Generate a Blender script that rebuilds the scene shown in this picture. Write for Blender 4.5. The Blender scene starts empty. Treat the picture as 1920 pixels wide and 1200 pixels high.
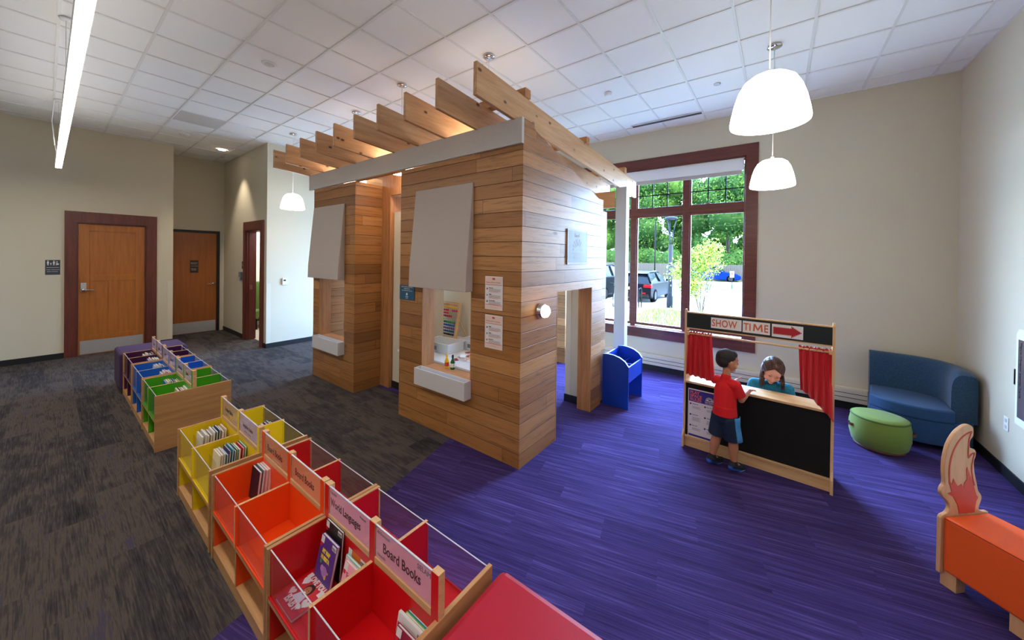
import bpy, bmesh, math, random
from math import sin, cos, pi, radians as R, sqrt
from mathutils import Vector, Matrix, Quaternion
random.seed(7)
SC = bpy.context.scene
COL = SC.collection

# ------------------------------------------------------------------ camera
cam_d = bpy.data.cameras.new('camera')
cam = bpy.data.objects.new('camera', cam_d); COL.objects.link(cam); SC.camera = cam
cam_d.sensor_width = 36.0; cam_d.sensor_fit = 'HORIZONTAL'
cam_d.lens = 36.0 * 660.487 / 1920
cam_d.shift_x = 0.0
cam_d.shift_y = -(600 - 486.57) / 1920
cam_d.clip_start = 0.02; cam_d.clip_end = 400
YAW, PITCH, ROLL = .64588, -.00721, .01411
F = Vector((-sin(YAW) * cos(PITCH), cos(YAW) * cos(PITCH), sin(PITCH)))
RR = F.cross(Vector((0, 0, 1))).normalized(); UU = RR.cross(F)
R2 = cos(ROLL) * RR + sin(ROLL) * UU; U2 = -sin(ROLL) * RR + cos(ROLL) * UU
M = Matrix(((R2.x, U2.x, -F.x), (R2.y, U2.y, -F.y), (R2.z, U2.z, -F.z)))
cam.matrix_world = Matrix.Translation((0, 0, 1.96)) @ M.to_4x4()

# ------------------------------------------------------------------ view, sky, sun
SC.view_settings.view_transform = 'Standard'
SC.view_settings.look = 'None'
SC.view_settings.gamma = 1
SC.view_settings.exposure = 0.5
SC.view_settings.use_curve_mapping = False
W = bpy.data.worlds.new('sky'); SC.world = W; W.use_nodes = True
nt = W.node_tree; nt.nodes.clear()
wo = nt.nodes.new('ShaderNodeOutputWorld'); wb = nt.nodes.new('ShaderNodeBackground')
wt = nt.nodes.new('ShaderNodeTexCoord'); ws = nt.nodes.new('ShaderNodeSeparateXYZ'); wr = nt.nodes.new('ShaderNodeValToRGB')
nt.links.new(wt.outputs['Generated'], ws.inputs[0]); nt.links.new(ws.outputs[2], wr.inputs[0])
wr.color_ramp.elements[0].position = 0.0; wr.color_ramp.elements[0].color = (.54, .76, 1, 1)
wr.color_ramp.elements[1].position = 0.6; wr.color_ramp.elements[1].color = (.30, .53, 1, 1)
nt.links.new(wr.outputs[0], wb.inputs[0])
wm = nt.nodes.new('ShaderNodeMapRange')        # the sky beyond the car park is much brighter than the sky behind the building
for i, v in enumerate((-.15, .45, 5.0, 46.0)): wm.inputs[i + 1].default_value = v
nt.links.new(ws.outputs[1], wm.inputs[0]); nt.links.new(wm.outputs[0], wb.inputs[1])
nt.links.new(wb.outputs[0], wo.inputs[0])
def light(name, typ, loc, energy, color=(1, 1, 1), rot=(0, 0, 0), **k):
    d = bpy.data.lights.new(name, typ); d.energy = energy; d.color = color
    for a, v in k.items(): setattr(d, a, v)
    o = bpy.data.objects.new(name, d); o.location = loc; o.rotation_euler = rot; COL.objects.link(o); return o
sun = light('sun', 'SUN', (0, -5, 20), 15.0, (1, .95, .86), angle=.009)
sun.rotation_euler = Vector((-.38, .42, -.82)).to_track_quat('-Z', 'Y').to_euler()
for px, wx in ((-1.72, 2.6), (-6.0, 2.8)):      # sampling portals in the two window openings
    p = light('window_portal', 'AREA', (px, 6.80, 2.14), 1, rot=(R(-90), 0, 0), shape='RECTANGLE', size=wx, size_y=2.85)
    p.data.cycles.is_portal = True

# ------------------------------------------------------------------ materials
def lin(c):
    return tuple(((v / 255) / 12.92 if v <= 10.3 else ((v / 255 + .055) / 1.055) ** 2.4) for v in c[:3]) + (1,)
class NT:
    def __init__(s, m): s.t = m.node_tree
    def n(s, typ, **k):
        x = s.t.nodes.new('ShaderNode' + typ)
        for a, v in k.items(): setattr(x, a, v)
        return x
    def l(s, a, b): s.t.links.new(a, b)
    def m(s, op, a, b=None, c=None):
        x = s.n('Math', operation=op)
        for i, v in enumerate((a, b, c)):
            if v is None: continue
            if isinstance(v, (int, float)): x.inputs[i].default_value = v
            else: s.l(v, x.inputs[i])
        return x.outputs[0]
    def mix(s, f, a, b, bt='MIX'):
        x = s.n('MixRGB', blend_type=bt)
        for i, v in enumerate((f, a, b)):
            if isinstance(v, (int, float)): x.inputs[i].default_value = v
            elif isinstance(v, tuple): x.inputs[i].default_value = v
            else: s.l(v, x.inputs[i])
        return x.outputs[0]
    def noise(s, vec, scale, detail=3, rough=.5):
        x = s.n('TexNoise'); x.inputs['Scale'].default_value = scale; x.inputs['Detail'].default_value = detail
        x.inputs['Roughness'].default_value = rough; s.l(vec, x.inputs['Vector']); return x.outputs['Fac']
    def comb(s, x, y, z):
        c = s.n('CombineXYZ')
        for i, v in enumerate((x, y, z)):
            if isinstance(v, (int, float)): c.inputs[i].default_value = v
            else: s.l(v, c.inputs[i])
        return c.outputs[0]
    def ramp(s, f, stops):
        r = s.n('ValToRGB'); e = r.color_ramp.elements
        while len(e) < len(stops): e.new(.5)
        for el, (p, c) in zip(e, stops): el.position = p; el.color = c
        s.l(f, r.inputs[0]); return r.outputs[0]
    def white(s, vec):
        w = s.n('TexWhiteNoise', noise_dimensions='3D'); s.l(vec, w.inputs[0]); return w.outputs[0]
def newmat(name):
    m = bpy.data.materials.new(name); m.use_nodes = True
    return m, NT(m), m.node_tree.nodes['Principled BSDF']
def mat(name, c, rough=.5, metal=0, emit=0, noise=0, nscale=60, bump=0, spec=None, sheen=0):
    m, t, b = newmat(name)
    b.inputs['Base Color'].default_value = lin(c); b.inputs['Roughness'].default_value = rough; b.inputs['Metallic'].default_value = metal
    if spec is not None: b.inputs['Specular IOR Level'].default_value = spec
    if sheen: b.inputs['Sheen Weight'].default_value = sheen
    if emit: b.inputs['Emission Color'].default_value = lin(c); b.inputs['Emission Strength'].default_value = emit
    if noise or bump:
        tc = t.n('TexCoord'); f = t.noise(tc.outputs['Object'], nscale, 4)
        if noise:
            t.l(t.mix(f, tuple(v * (1 - noise) for v in lin(c)[:3]) + (1,), tuple(min(1, v * (1 + noise)) for v in lin(c)[:3]) + (1,)), b.inputs['Base Color'])
        if bump:
            bp = t.n('Bump'); bp.inputs['Strength'].default_value = bump; bp.inputs['Distance'].default_value = .01
            t.l(f, bp.inputs['Height']); t.l(bp.outputs[0], b.inputs['Normal'])
    return m
def wood(name, c1, c2, axis=0, k=1.0, rough=.45, knots=False):
    m, t, b = newmat(name)
    tc = t.n('TexCoord'); oi = t.n('ObjectInfo'); mp = t.n('Mapping')
    sc = [16 * k] * 3; sc[axis] = 1.1 * k; mp.inputs['Scale'].default_value = sc
    off = t.m('MULTIPLY', oi.outputs['Random'], 37.0)
    t.l(tc.outputs['Object'], mp.inputs[0]); t.l(t.comb(off, off, off), mp.inputs['Location'])
    n1 = t.noise(mp.outputs[0], 1.4, 6, .62); n2 = t.noise(mp.outputs[0], 9, 2, .6)
    f = t.m('ADD', t.m('MULTIPLY', n1, .75), t.m('MULTIPLY', n2, .25))
    c = t.ramp(f, [(.34, lin(c1)), (.66, lin(c2))])
    if knots:
        v = t.n('TexVoronoi'); v.inputs['Scale'].default_value = 1.0
        mp2 = t.n('Mapping'); s2 = [7.5] * 3; s2[axis] = 4.6; mp2.inputs['Scale'].default_value = s2
        t.l(tc.outputs['Object'], mp2.inputs[0]); t.l(t.comb(off, off, off), mp2.inputs['Location']); t.l(mp2.outputs[0], v.inputs['Vector'])
        kf = t.ramp(v.outputs['Distance'], [(.07, (1, 1, 1, 1)), (.15, (0, 0, 0, 1))])
        c = t.mix(kf, c, lin((92, 55, 34)))
    t.l(c, b.inputs['Base Color']); b.inputs['Roughness'].default_value = rough
    return m
def planks(name, cs, h=.1409, z0=-.012, ln=2.3):
    m, t, b = newmat(name)
    g = t.n('NewGeometry'); s = t.n('SeparateXYZ'); t.l(g.outputs['Position'], s.inputs[0])
    x, y, z = s.outputs
    al = t.m('ADD', x, y); rowf = t.m('DIVIDE', t.m('SUBTRACT', z, z0), h); row = t.m('FLOOR', rowf); fr = t.m('FRACT', rowf)
    rr = t.white(t.comb(row, 3.3, 1.7))
    sf = t.m('DIVIDE', t.m('ADD', al, t.m('MULTIPLY', rr, 9.0)), ln); seg = t.m('FLOOR', sf); sfr = t.m('FRACT', sf)
    rnd = t.white(t.comb(row, seg, .5))
    base = t.ramp(rnd, [(i / (len(cs) - 1), lin(c)) for i, c in enumerate(cs)])
    v = t.comb(t.m('MULTIPLY', al, .9), t.m('MULTIPLY', z, 16), t.m('MULTIPLY', rnd, 50))
    gr = t.m('ADD', t.m('MULTIPLY', t.noise(v, 1.8, 6, .65), .7), t.m('MULTIPLY', t.noise(v, 9, 2, .5), .3))
    c = t.mix(1, base, t.ramp(gr, [(.34, (.50, .45, .40, 1)), (.48, (.9, .88, .86, 1)), (.62, (1.0, 1.0, 1.0, 1))]), 'MULTIPLY')
    kv = t.n('TexVoronoi'); kv.inputs['Scale'].default_value = 1; t.l(t.comb(t.m('MULTIPLY', al, 1.1), t.m('MULTIPLY', z, 2.6), rnd), kv.inputs['Vector'])
    c = t.mix(t.ramp(kv.outputs['Distance'], [(.02, (1, 1, 1, 1)), (.07, (0, 0, 0, 1))]), c, lin((104, 62, 36)))
    gv = t.m('MAXIMUM', t.m('LESS_THAN', fr, .036), t.m('LESS_THAN', sfr, .0018))
    c = t.mix(t.m('MULTIPLY', gv, .9), c, lin((70, 42, 24)))
    t.l(c, b.inputs['Base Color']); b.inputs['Roughness'].default_value = .42
    bp = t.n('Bump'); bp.inputs['Strength'].default_value = .9; bp.inputs['Distance'].default_value = .004
    hgt = t.m('ADD', t.m('MINIMUM', t.m('MULTIPLY', t.m('MINIMUM', fr, t.m('SUBTRACT', 1.03, fr)), 22), 1), t.m('MULTIPLY', gr, .12))
    t.l(hgt, bp.inputs['Height']); t.l(bp.outputs[0], b.inputs['Normal'])
    return m
def carpet(name, ang, pw, pl, cols, su, sv, contrast, blotch):
    m, t, b = newmat(name)
    g = t.n('NewGeometry'); s = t.n('SeparateXYZ'); t.l(g.outputs['Position'], s.inputs[0])
    x, y, z = s.outputs
    u = t.m('ADD', t.m('MULTIPLY', x, cos(ang)), t.m('MULTIPLY', y, sin(ang)))
    v = t.m('SUBTRACT', t.m('MULTIPLY', y, cos(ang)), t.m('MULTIPLY', x, sin(ang)))
    row = t.m('FLOOR', t.m('DIVIDE', v, pw)); rr = t.white(t.comb(row, 1.1, 2.2))
    uf = t.m('DIVIDE', t.m('ADD', u, t.m('MULTIPLY', t.m('MODULO', t.m('ABSOLUTE', row), 3.0), pl * .37)), pl); seg = t.m('FLOOR', uf)
    rnd = t.white(t.comb(row, seg, 7.7))
    of = t.m('MULTIPLY', rnd, 31.0)
    vec = t.comb(t.m('MULTIPLY', t.m('ADD', u, of), su), t.m('MULTIPLY', v, sv), of)
    vec2 = t.comb(t.m('MULTIPLY', t.m('ADD', u, of), su * 3), t.m('MULTIPLY', v, sv * 5), of)
    vb = t.comb(t.m('MULTIPLY', t.m('ADD', u, of), blotch[0]), t.m('MULTIPLY', v, blotch[1]), of)
    n = t.m('ADD', t.m('MULTIPLY', t.noise(vec, 1, 4, .6), .45), t.m('MULTIPLY', t.noise(vec2, 1, 2, .6), .2))
    n = t.m('ADD', n, t.m('MULTIPLY', t.noise(vb, 1, 3, .55), .35))
    n = t.m('ADD', n, t.m('MULTIPLY', t.m('SUBTRACT', rnd, .5), contrast))
    c = t.ramp(n, [(p, lin(q)) for p, q in cols])
    t.l(c, b.inputs['Base Color']); b.inputs['Roughness'].default_value = 1; b.inputs['Specular IOR Level'].default_value = .15
    bp = t.n('Bump'); bp.inputs['Strength'].default_value = .35; bp.inputs['Distance'].default_value = .004
    t.l(n, bp.inputs['Height']); t.l(bp.outputs[0], b.inputs['Normal'])
    return m
def clear(name, tint=(1, 1, 1), gl=.06, pale=0.0):
    m, t, b = newmat(name); t.t.nodes.remove(b)
    out = t.t.nodes['Material Output']
    tr = t.n('BsdfTransparent'); tr.inputs[0].default_value = tint + (1,)
    g = t.n('BsdfGlossy'); g.inputs['Roughness'].default_value = .03
    lw = t.n('LayerWeight'); lw.inputs[0].default_value = .35
    geo = t.n('NewGeometry'); front_ = t.m('SUBTRACT', 1.0, geo.outputs['Backfacing']); mx = t.n('MixShader'); t.l(t.m('MULTIPLY', front_, t.m('ADD', t.m('MULTIPLY', lw.outputs['Fresnel'], .8 if gl > 0 else .3), gl * .2)), mx.inputs[0]); t.l(tr.outputs[0], mx.inputs[1]); t.l(g.outputs[0], mx.inputs[2])
    last = mx.outputs[0]
    if pale:
        d = t.n('BsdfDiffuse'); d.inputs[0].default_value = (.85, .87, .9, 1); m2 = t.n('MixShader'); m2.inputs[0].default_value = pale
        t.l(last, m2.inputs[1]); t.l(d.outputs[0], m2.inputs[2]); last = m2.outputs[0]
    t.l(last, out.inputs[0]); return m

MT = dict(
    wallp=mat('beige_wall_paint', (206, 198, 176), .75, noise=.03, nscale=140, bump=.06),
    wallr=mat('pale_interior_paint', (214, 206, 186), .75),
    tile=mat('ceiling_tile', (238, 239, 240), .9, noise=.04, nscale=90, bump=.1), tbar=mat('white_metal_grid', (225, 226, 226), .45),
    black=mat('black_rubber_base', (22, 24, 27), .5), blk=mat('matte_black', (10, 10, 11), .8, spec=.2), felt=mat('black_felt', (7, 7, 8), .95, noise=.2, nscale=400),
    dkgreen=mat('dark_green_chalkboard', (10, 26, 26), .55),
    cherry=wood('cherry_trim_wood', (84, 38, 31), (112, 54, 43), 2, 1.2, .4),
    cherryx=wood('cherry_trim_wood_horizontal', (84, 38, 31), (112, 54, 43), 0, 1.2, .35),
    cherryy=wood('cherry_trim_wood_header', (84, 38, 31), (112, 54, 43), 1, 1.2, .4),
    door=wood('honey_oak_door', (158, 92, 34), (184, 114, 46), 2, 1.1, .4),
    door2=wood('flush_oak_door', (142, 80, 32), (166, 98, 42), 2, .8, .4),
    oakz=wood('oak_vertical', (156, 102, 60), (196, 142, 92), 2, 1.2),
    oakx=wood('oak_along', (160, 106, 62), (200, 146, 96), 0, 1.2),
    pine=wood('pine_board', (190, 142, 96), (226, 184, 136), 1, .8, .5, True),
    pinex=wood('pine_crosspiece', (176, 118, 72), (205, 150, 98), 0, .8, .5),
    lamx=wood('oak_laminate', (180, 132, 84), (206, 160, 110), 0, 1.3, .4), lamy=wood('oak_laminate_end', (172, 124, 78), (200, 152, 102), 1, 1.0, .4),
    plyedge=wood('plywood_edge', (196, 150, 104), (222, 180, 132), 0, 2.5, .45),
    birch=wood('birch_wood', (206, 166, 118), (226, 190, 142), 0, 1.0, .25), birchz=wood('birch_upright', (206, 162, 112), (226, 186, 136), 2, 1.0, .4),
    foxwood=wood('pale_beech', (200, 152, 110), (222, 176, 134), 2, 1.0, .45),
    plank=planks('oak_cladding', [(184, 130, 74), (158, 108, 58), (194, 142, 88), (140, 94, 50), (174, 120, 66)]),
    greypaint=mat('grey_stained_board', (202, 199, 196), .55, noise=.06, nscale=40), fab=mat('grey_speckled_fabric', (184, 174, 167), .9, noise=.09, nscale=130, bump=.2),
    whitebox=mat('pale_grey_box', (205, 205, 208), .5, noise=.03), steel=mat('brushed_steel', (196, 198, 202), .38, .55, noise=.05, nscale=20), chrome=mat('chrome', (215, 215, 218), .12, 1),
    glow=mat('lit_pendant_glass', (255, 243, 228), .4, emit=8), strip=mat('lit_diffuser', (255, 246, 236), .4, emit=30), upstrip=mat('lit_upper_diffuser', (255, 248, 240), .4, emit=10), bulb=mat('lit_lens', (255, 238, 214), .4, emit=9), globe=mat('lit_wall_globe', (255, 206, 150), .4, emit=9),
    white=mat('white_plastic', (232, 234, 236), .4), paper=mat('white_paper', (226, 224, 226), .6), pinkp=mat('pink_card', (238, 186, 196), .5), orangep=mat('peach_card', (240, 176, 136), .5), lilacp=mat('lilac_card', (220, 198, 208), .5), peachc=mat('cream_card', (228, 196, 152), .5),
    ink=mat('black_ink', (24, 22, 24), .6), greyink=mat('grey_ink', (128, 128, 138), .6), redink=mat('red_ink', (196, 74, 62), .6), paleband=mat('pale_red_band', (232, 204, 192), .6),
    orange=mat('orange_letters', (206, 106, 62), .6), arrow=mat('red_arrow', (170, 24, 38), .6), dots=mat('pale_dots', (252, 226, 196), .6),
    violet=mat('violet_print', (52, 46, 140), .6), tealp=mat('dark_teal_sign', (34, 82, 112), .5), navyp=mat('dark_grey_sign', (52, 60, 68), .5), browns=mat('dark_brown_sign', (52, 36, 30), .5), coral=mat('coral_letters', (232, 110, 78), .6),
    purplef=mat('purple_upholstery', (62, 38, 78), .85, noise=.05, nscale=200), redv=mat('red_vinyl', (178, 26, 48), .38, noise=.05, nscale=150), orangev=mat('orange_vinyl', (236, 92, 28), .5, noise=.04, nscale=150), seam=mat('dark_orange_stitching', (150, 40, 12), .7),
    bluef=mat('blue_upholstery', (30, 66, 94), .85, noise=.85, nscale=75, sheen=.2), bluef2=mat('plain_blue_upholstery', (22, 66, 108), .8, noise=.05, nscale=200, sheen=.1),
    greenf=mat('lime_upholstery', (112, 134, 42), .8, noise=.08, nscale=90, sheen=.15), piping=mat('dark_green_piping', (74, 100, 34), .8), strap=mat('brown_leather', (96, 52, 36), .6),
    binblue=mat('royal_blue_laminate', (8, 58, 168), .4), binedge=mat('pale_blue_edge', (120, 170, 230), .4),
    cloth=mat('red_satin', (196, 8, 26), .5, sheen=.2), foxred=mat('fox_red_paint', (206, 62, 36), .5),
    skinb=mat('warm_skin', (184, 122, 88), .55), sking=mat('light_skin', (222, 168, 148), .55), hairb=mat('short_black_hair', (30, 22, 20), .7, noise=.5, nscale=160, bump=.3), hairg=mat('brown_hair', (78, 54, 42), .5, noise=.4, nscale=60),
    tee=mat('red_cotton', (206, 14, 22), .85), shorts=mat('navy_mesh_fabric', (14, 34, 58), .8), stripe=mat('light_blue_side_panel', (74, 150, 206), .8), shoe=mat('black_shoe_mesh', (20, 26, 36), .7), shoeb=mat('blue_shoe_rubber', (22, 86, 190), .6), sole=mat('white_shoe_sole', (220, 224, 230), .6), eyew=mat('eye_white', (235, 232, 228), .3), iris=mat('dark_iris', (40, 28, 22), .3), lips=mat('lips', (176, 84, 84), .5), tealtop=mat('teal_patterned_cotton', (20, 120, 150), .85, noise=.6, nscale=55), brow=mat('eyebrow_hair', (70, 50, 40), .8), nail=mat('hand_nails', (226, 176, 156), .5), jean=mat('blue_denim', (44, 62, 96), .85),
    glass=clear('window_glass', (.97, .99, 1), .0), acr=clear('clear_acrylic', (.97, .975, .98), .10, .012), acre=mat('acrylic_edge', (206, 208, 220), .25),
    asphalt=mat('sunlit_concrete', (150, 148, 146), .9, noise=.06, nscale=3), slab=mat('pale_stone_slab', (214, 212, 206), .9), grass=mat('lawn_green', (60, 96, 30), .9, noise=.25, nscale=8), fence=mat('weathered_fence', (84, 81, 78), .9, noise=.12, nscale=6),
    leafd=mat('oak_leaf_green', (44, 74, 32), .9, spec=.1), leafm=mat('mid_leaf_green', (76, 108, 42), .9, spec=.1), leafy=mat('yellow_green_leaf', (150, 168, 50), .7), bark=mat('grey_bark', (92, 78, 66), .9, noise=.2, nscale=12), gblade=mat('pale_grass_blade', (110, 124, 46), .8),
    carblk=mat('black_car_paint', (6, 8, 11), .35, spec=.04), carblue=mat('blue_car_paint', (4, 34, 96), .35, spec=.04), suv=mat('dark_green_grey_car_paint', (12, 18, 22), .35, spec=.04), carglass=mat('car_window_glass', (14, 22, 27), .15, spec=.12), tyre=mat('tyre_rubber', (6, 6, 6), .9, spec=.02), rim=mat('alloy_rim', (44, 46, 50), .5, spec=.05), taillight=mat('red_tail_light', (130, 6, 14), .4, spec=.05), lamppost=mat('grey_metal_post', (44, 48, 54), .7, spec=.05),
    brick=mat('brick_exterior', (160, 140, 120), .9), tilefl=mat('beige_floor_tile', (190, 168, 146), .5), greenc=mat('olive_chair_fabric', (74, 92, 30), .85),
    floor_g=carpet('grey_carpet_planks', 0, .25, 1.0, [(.31, (28, 26, 27)), (.41, (49, 46, 48)), (.49, (64, 61, 62)), (.555, (86, 77, 70)), (.62, (66, 63, 72)), (.68, (66, 65, 96))], 4.5, 110, .09, (3.4, 9)),
    floor_p=carpet('purple_carpet_planks', .2425, .25, 1.0, [(.34, (40, 29, 66)), (.46, (53, 40, 88)), (.55, (66, 52, 106)), (.66, (96, 80, 142))], 2.0, 110, .05, (1.3, 24)),
)
def trans(name, c):
    m, t, b = newmat(name); out = t.t.nodes['Material Output']
    b.inputs['Base Color'].default_value = lin(c); tl = t.n('BsdfTranslucent'); tl.inputs[0].default_value = lin(c)
    mx = t.n('MixShader'); mx.inputs[0].default_value = .45; t.l(b.outputs[0], mx.inputs[1]); t.l(tl.outputs[0], mx.inputs[2]); t.l(mx.outputs[0], out.inputs[0]); return m
for k_, n_, c_ in (('pinkp', 'pink_card_sheet', (246, 196, 204)), ('orangep', 'peach_card_sheet', (246, 180, 138)), ('lilacp', 'lilac_card_sheet', (232, 210, 220)), ('peachc', 'cream_card_sheet', (238, 206, 162))): MT[k_] = trans(n_, c_)
def pmat(c, rough=.5):
    k = 'c%02x%02x%02x' % tuple(c)
    if k not in MT: MT[k] = mat('printed_colour_' + k[1:], c, rough)
    return MT[k]
def M_(m): return MT[m] if isinstance(m, str) else (pmat(m) if isinstance(m, tuple) else m)

# ------------------------------------------------------------------ mesh helpers
ROOT = {}
def root_of(o):
    while o.parent: o = o.parent
    return o
class MB:
    def __init__(s): s.v = []; s.f = []; s.mi = []; s.sm = []
    def add(s, vs, fs, mi=0, sm=False):
        k = len(s.v); s.v += [tuple(v) for v in vs]
        for i, f in enumerate(fs):
            s.f.append([k + j for j in f]); s.mi.append(mi if isinstance(mi, int) else mi[i]); s.sm.append(sm)
        return s
    def box(s, x0, x1, y0, y1, z0, z1, mi=0, faces=None, T=None):
        vs = [(x, y, z) for z in (z0, z1) for y in (y0, y1) for x in (x0, x1)]
        if T: vs = [T @ Vector(v) for v in vs]
        fs = [(0, 2, 3, 1), (4, 5, 7, 6), (0, 1, 5, 4), (2, 6, 7, 3), (0, 4, 6, 2), (1, 3, 7, 5)]  # -z +z -y +y -x +x
        mm = [mi] * 6
        if faces:
            for k, v in faces.items(): mm[['-z', '+z', '-y', '+y', '-x', '+x'].index(k)] = v
        return s.add(vs, fs, mm)
    def quad(s, a, b, c, d, mi=0): return s.add([a, b, c, d], [(0, 1, 2, 3)], mi)
    def prism(s, pts, h0, h1, plane='xy', mi=0, T=None, capmi=None, sm=False):
        n = len(pts)
        def P(p, h): return {'xy': (p[0], p[1], h), 'xz': (p[0], h, p[1]), 'yz': (h, p[0], p[1])}[plane]
        vs = [P(p, h0) for p in pts] + [P(p, h1) for p in pts]
        if T: vs = [T @ Vector(v) for v in vs]
        c = capmi if capmi is not None else mi
        s.add(vs, [tuple(range(n))[::-1], tuple(range(n, 2 * n))] , c)
        k = len(s.v) - 2 * n
        for i in range(n):
            j = (i + 1) % n; s.f.append([k + i, k + j, k + n + j, k + n + i]); s.mi.append(mi); s.sm.append(sm)
        return s
    def tube(s, a, b, r, r2=None, n=12, mi=0, cap=True, sm=True):
        a, b = Vector(a), Vector(b); r2 = r if r2 is None else r2
        d = (b - a).normalized(); u = d.orthogonal().normalized(); w = d.cross(u)
        vs = [a + (u * cos(2 * pi * i / n) + w * sin(2 * pi * i / n)) * r for i in range(n)] + [b + (u * cos(2 * pi * i / n) + w * sin(2 * pi * i / n)) * r2 for i in range(n)]
        s.add(vs, [(i, (i + 1) % n, n + (i + 1) % n, n + i) for i in range(n)], mi, sm)
        if cap: k = len(s.v) - 2 * n; s.f += [list(range(k, k + n))[::-1], list(range(k + n, k + 2 * n))]; s.mi += [mi, mi]; s.sm += [False, False]
        return s
    def path(s, pts, r, n=8, mi=0):
        for a, b in zip(pts[:-1], pts[1:]): s.tube(a, b, r, n=n, mi=mi)
        return s
    def lathe(s, prof, c=(0, 0, 0), n=28, mi=0, sx=1, sy=1, T=None, sm=True):
        vs = [(c[0] + r * sx * cos(2 * pi * i / n), c[1] + r * sy * sin(2 * pi * i / n), c[2] + z) for r, z in prof for i in range(n)]
        if T: vs = [T @ Vector(v) for v in vs]
        fs = [(j * n + i, j * n + (i + 1) % n, (j + 1) * n + (i + 1) % n, (j + 1) * n + i) for j in range(len(prof) - 1) for i in range(n)]
        return s.add(vs, fs, mi, sm)
    def ell(s, c, r, T=None, n=16, mi=0):
        vs = []; m = n // 2
        for j in range(m + 1):
            th = pi * j / m
            for i in range(n):
                a = 2 * pi * i / n; vs.append(Vector((r[0] * sin(th) * cos(a), r[1] * sin(th) * sin(a), r[2] * cos(th))))
        if T: vs = [T @ v for v in vs]
        vs = [v + Vector(c) for v in vs]
        fs = [(j * n + i, (j + 1) * n + i, (j + 1) * n + (i + 1) % n, j * n + (i + 1) % n) for j in range(m) for i in range(n)]
        return s.add(vs, fs, mi, True)
    def cap(s, a, b, r1, r2, n=12, mi=0, flat=False):        # tapered capsule between two joints
        a, b = Vector(a), Vector(b); d = (b - a).normalized(); u = d.orthogonal().normalized(); w = d.cross(u)
        prof = []
        if flat: prof = [(0, a, r1 * .0), (0, a, r1), (0, b, r2), (0, b, 0)]
        else:
            for k in range(5): t = pi / 2 * k / 4; prof.append((0, a - d * r1 * cos(t), r1 * sin(t)))
            for k in range(5): t = pi / 2 * k / 4; prof.append((0, b + d * r2 * sin(t), r2 * cos(t)))
        vs = [p + (u * cos(2 * pi * i / n) + w * sin(2 * pi * i / n)) * max(r, 1e-5) for _, p, r in prof for i in range(n)]
        fs = [(j * n + i, (j + 1) * n + i, (j + 1) * n + (i + 1) % n, j * n + (i + 1) % n) for j in range(len(prof) - 1) for i in range(n)]
        return s.add(vs, fs, mi, True)
    def build(s, name, mats, parent=None, local=False, loc=None, bevel=0, label=None, cat=None, group=None, kind=None, smooth=None):
        mats = mats if isinstance(mats, (list,)) else [mats]
        me = bpy.data.meshes.new(name); vs = s.v
        if parent is not None and not local:
            L = ROOT[root_of(parent).name]; vs = [(v[0] - L[0], v[1] - L[1], v[2] - L[2]) for v in vs]
        elif parent is None and not local:
            if loc is None:
                xs, ys, zs = zip(*vs); loc = ((min(xs) + max(xs)) / 2, (min(ys) + max(ys)) / 2, min(zs))
            vs = [(v[0] - loc[0], v[1] - loc[1], v[2] - loc[2]) for v in vs]
        me.from_pydata([tuple(v) for v in vs], [], s.f)
        for m in mats: me.materials.append(M_(m))
        me.polygons.foreach_set('material_index', s.mi)
        me.polygons.foreach_set('use_smooth', s.sm if smooth is None else [smooth] * len(s.f))
        bm = bmesh.new(); bm.from_mesh(me); bmesh.ops.recalc_face_normals(bm, faces=bm.faces); bm.to_mesh(me); bm.free()
        me.update()
        o = bpy.data.objects.new(name, me); COL.objects.link(o)
        if parent is not None: o.parent = parent
        elif loc is not None: o.location = loc
        ROOT[o.name] = tuple(o.location)
        if bevel:
            b = o.modifiers.new('bevel', 'BEVEL'); b.width = bevel; b.segments = 2; b.limit_method = 'ANGLE'; b.angle_limit = R(40)
        tag(o, label, cat, group, kind); return o
def tag(o, label=None, cat=None, group=None, kind=None):
    if label: o['label'] = label
    if cat: o['category'] = cat
    if group: o['group'] = group
    if kind: o['kind'] = kind
    return o
def thing(name, label, cat, loc=(0, 0, 0), rz=0, group=None):
    o = bpy.data.objects.new(name, None); COL.objects.link(o); o.location = loc; o.rotation_euler = (0, 0, rz); o.empty_display_size = .1
    ROOT[o.name] = tuple(loc); return tag(o, label, cat, group)
def copy_tree(o, loc=None, rz=None, label=None, group=None, parent=None):
    c = o.copy(); COL.objects.link(c)
    if parent: c.parent = parent
    if loc is not None: c.location = loc; ROOT[c.name] = tuple(loc)
    if rz is not None: c.rotation_euler = (0, 0, rz)
    if label: c['label'] = label
    if group: c['group'] = group
    for ch in list(o.children): copy_tree(ch, parent=c)
    return c
def struct(mb, name, m, **k): return mb.build(name, m, kind='structure', **k)
def remesh(o, vox, sm=2):
    r = o.modifiers.new('remesh', 'REMESH'); r.mode = 'VOXEL'; r.voxel_size = vox; r.use_smooth_shade = True
    s = o.modifiers.new('smooth', 'SMOOTH'); s.iterations = sm; s.factor = .5
    return o
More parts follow.
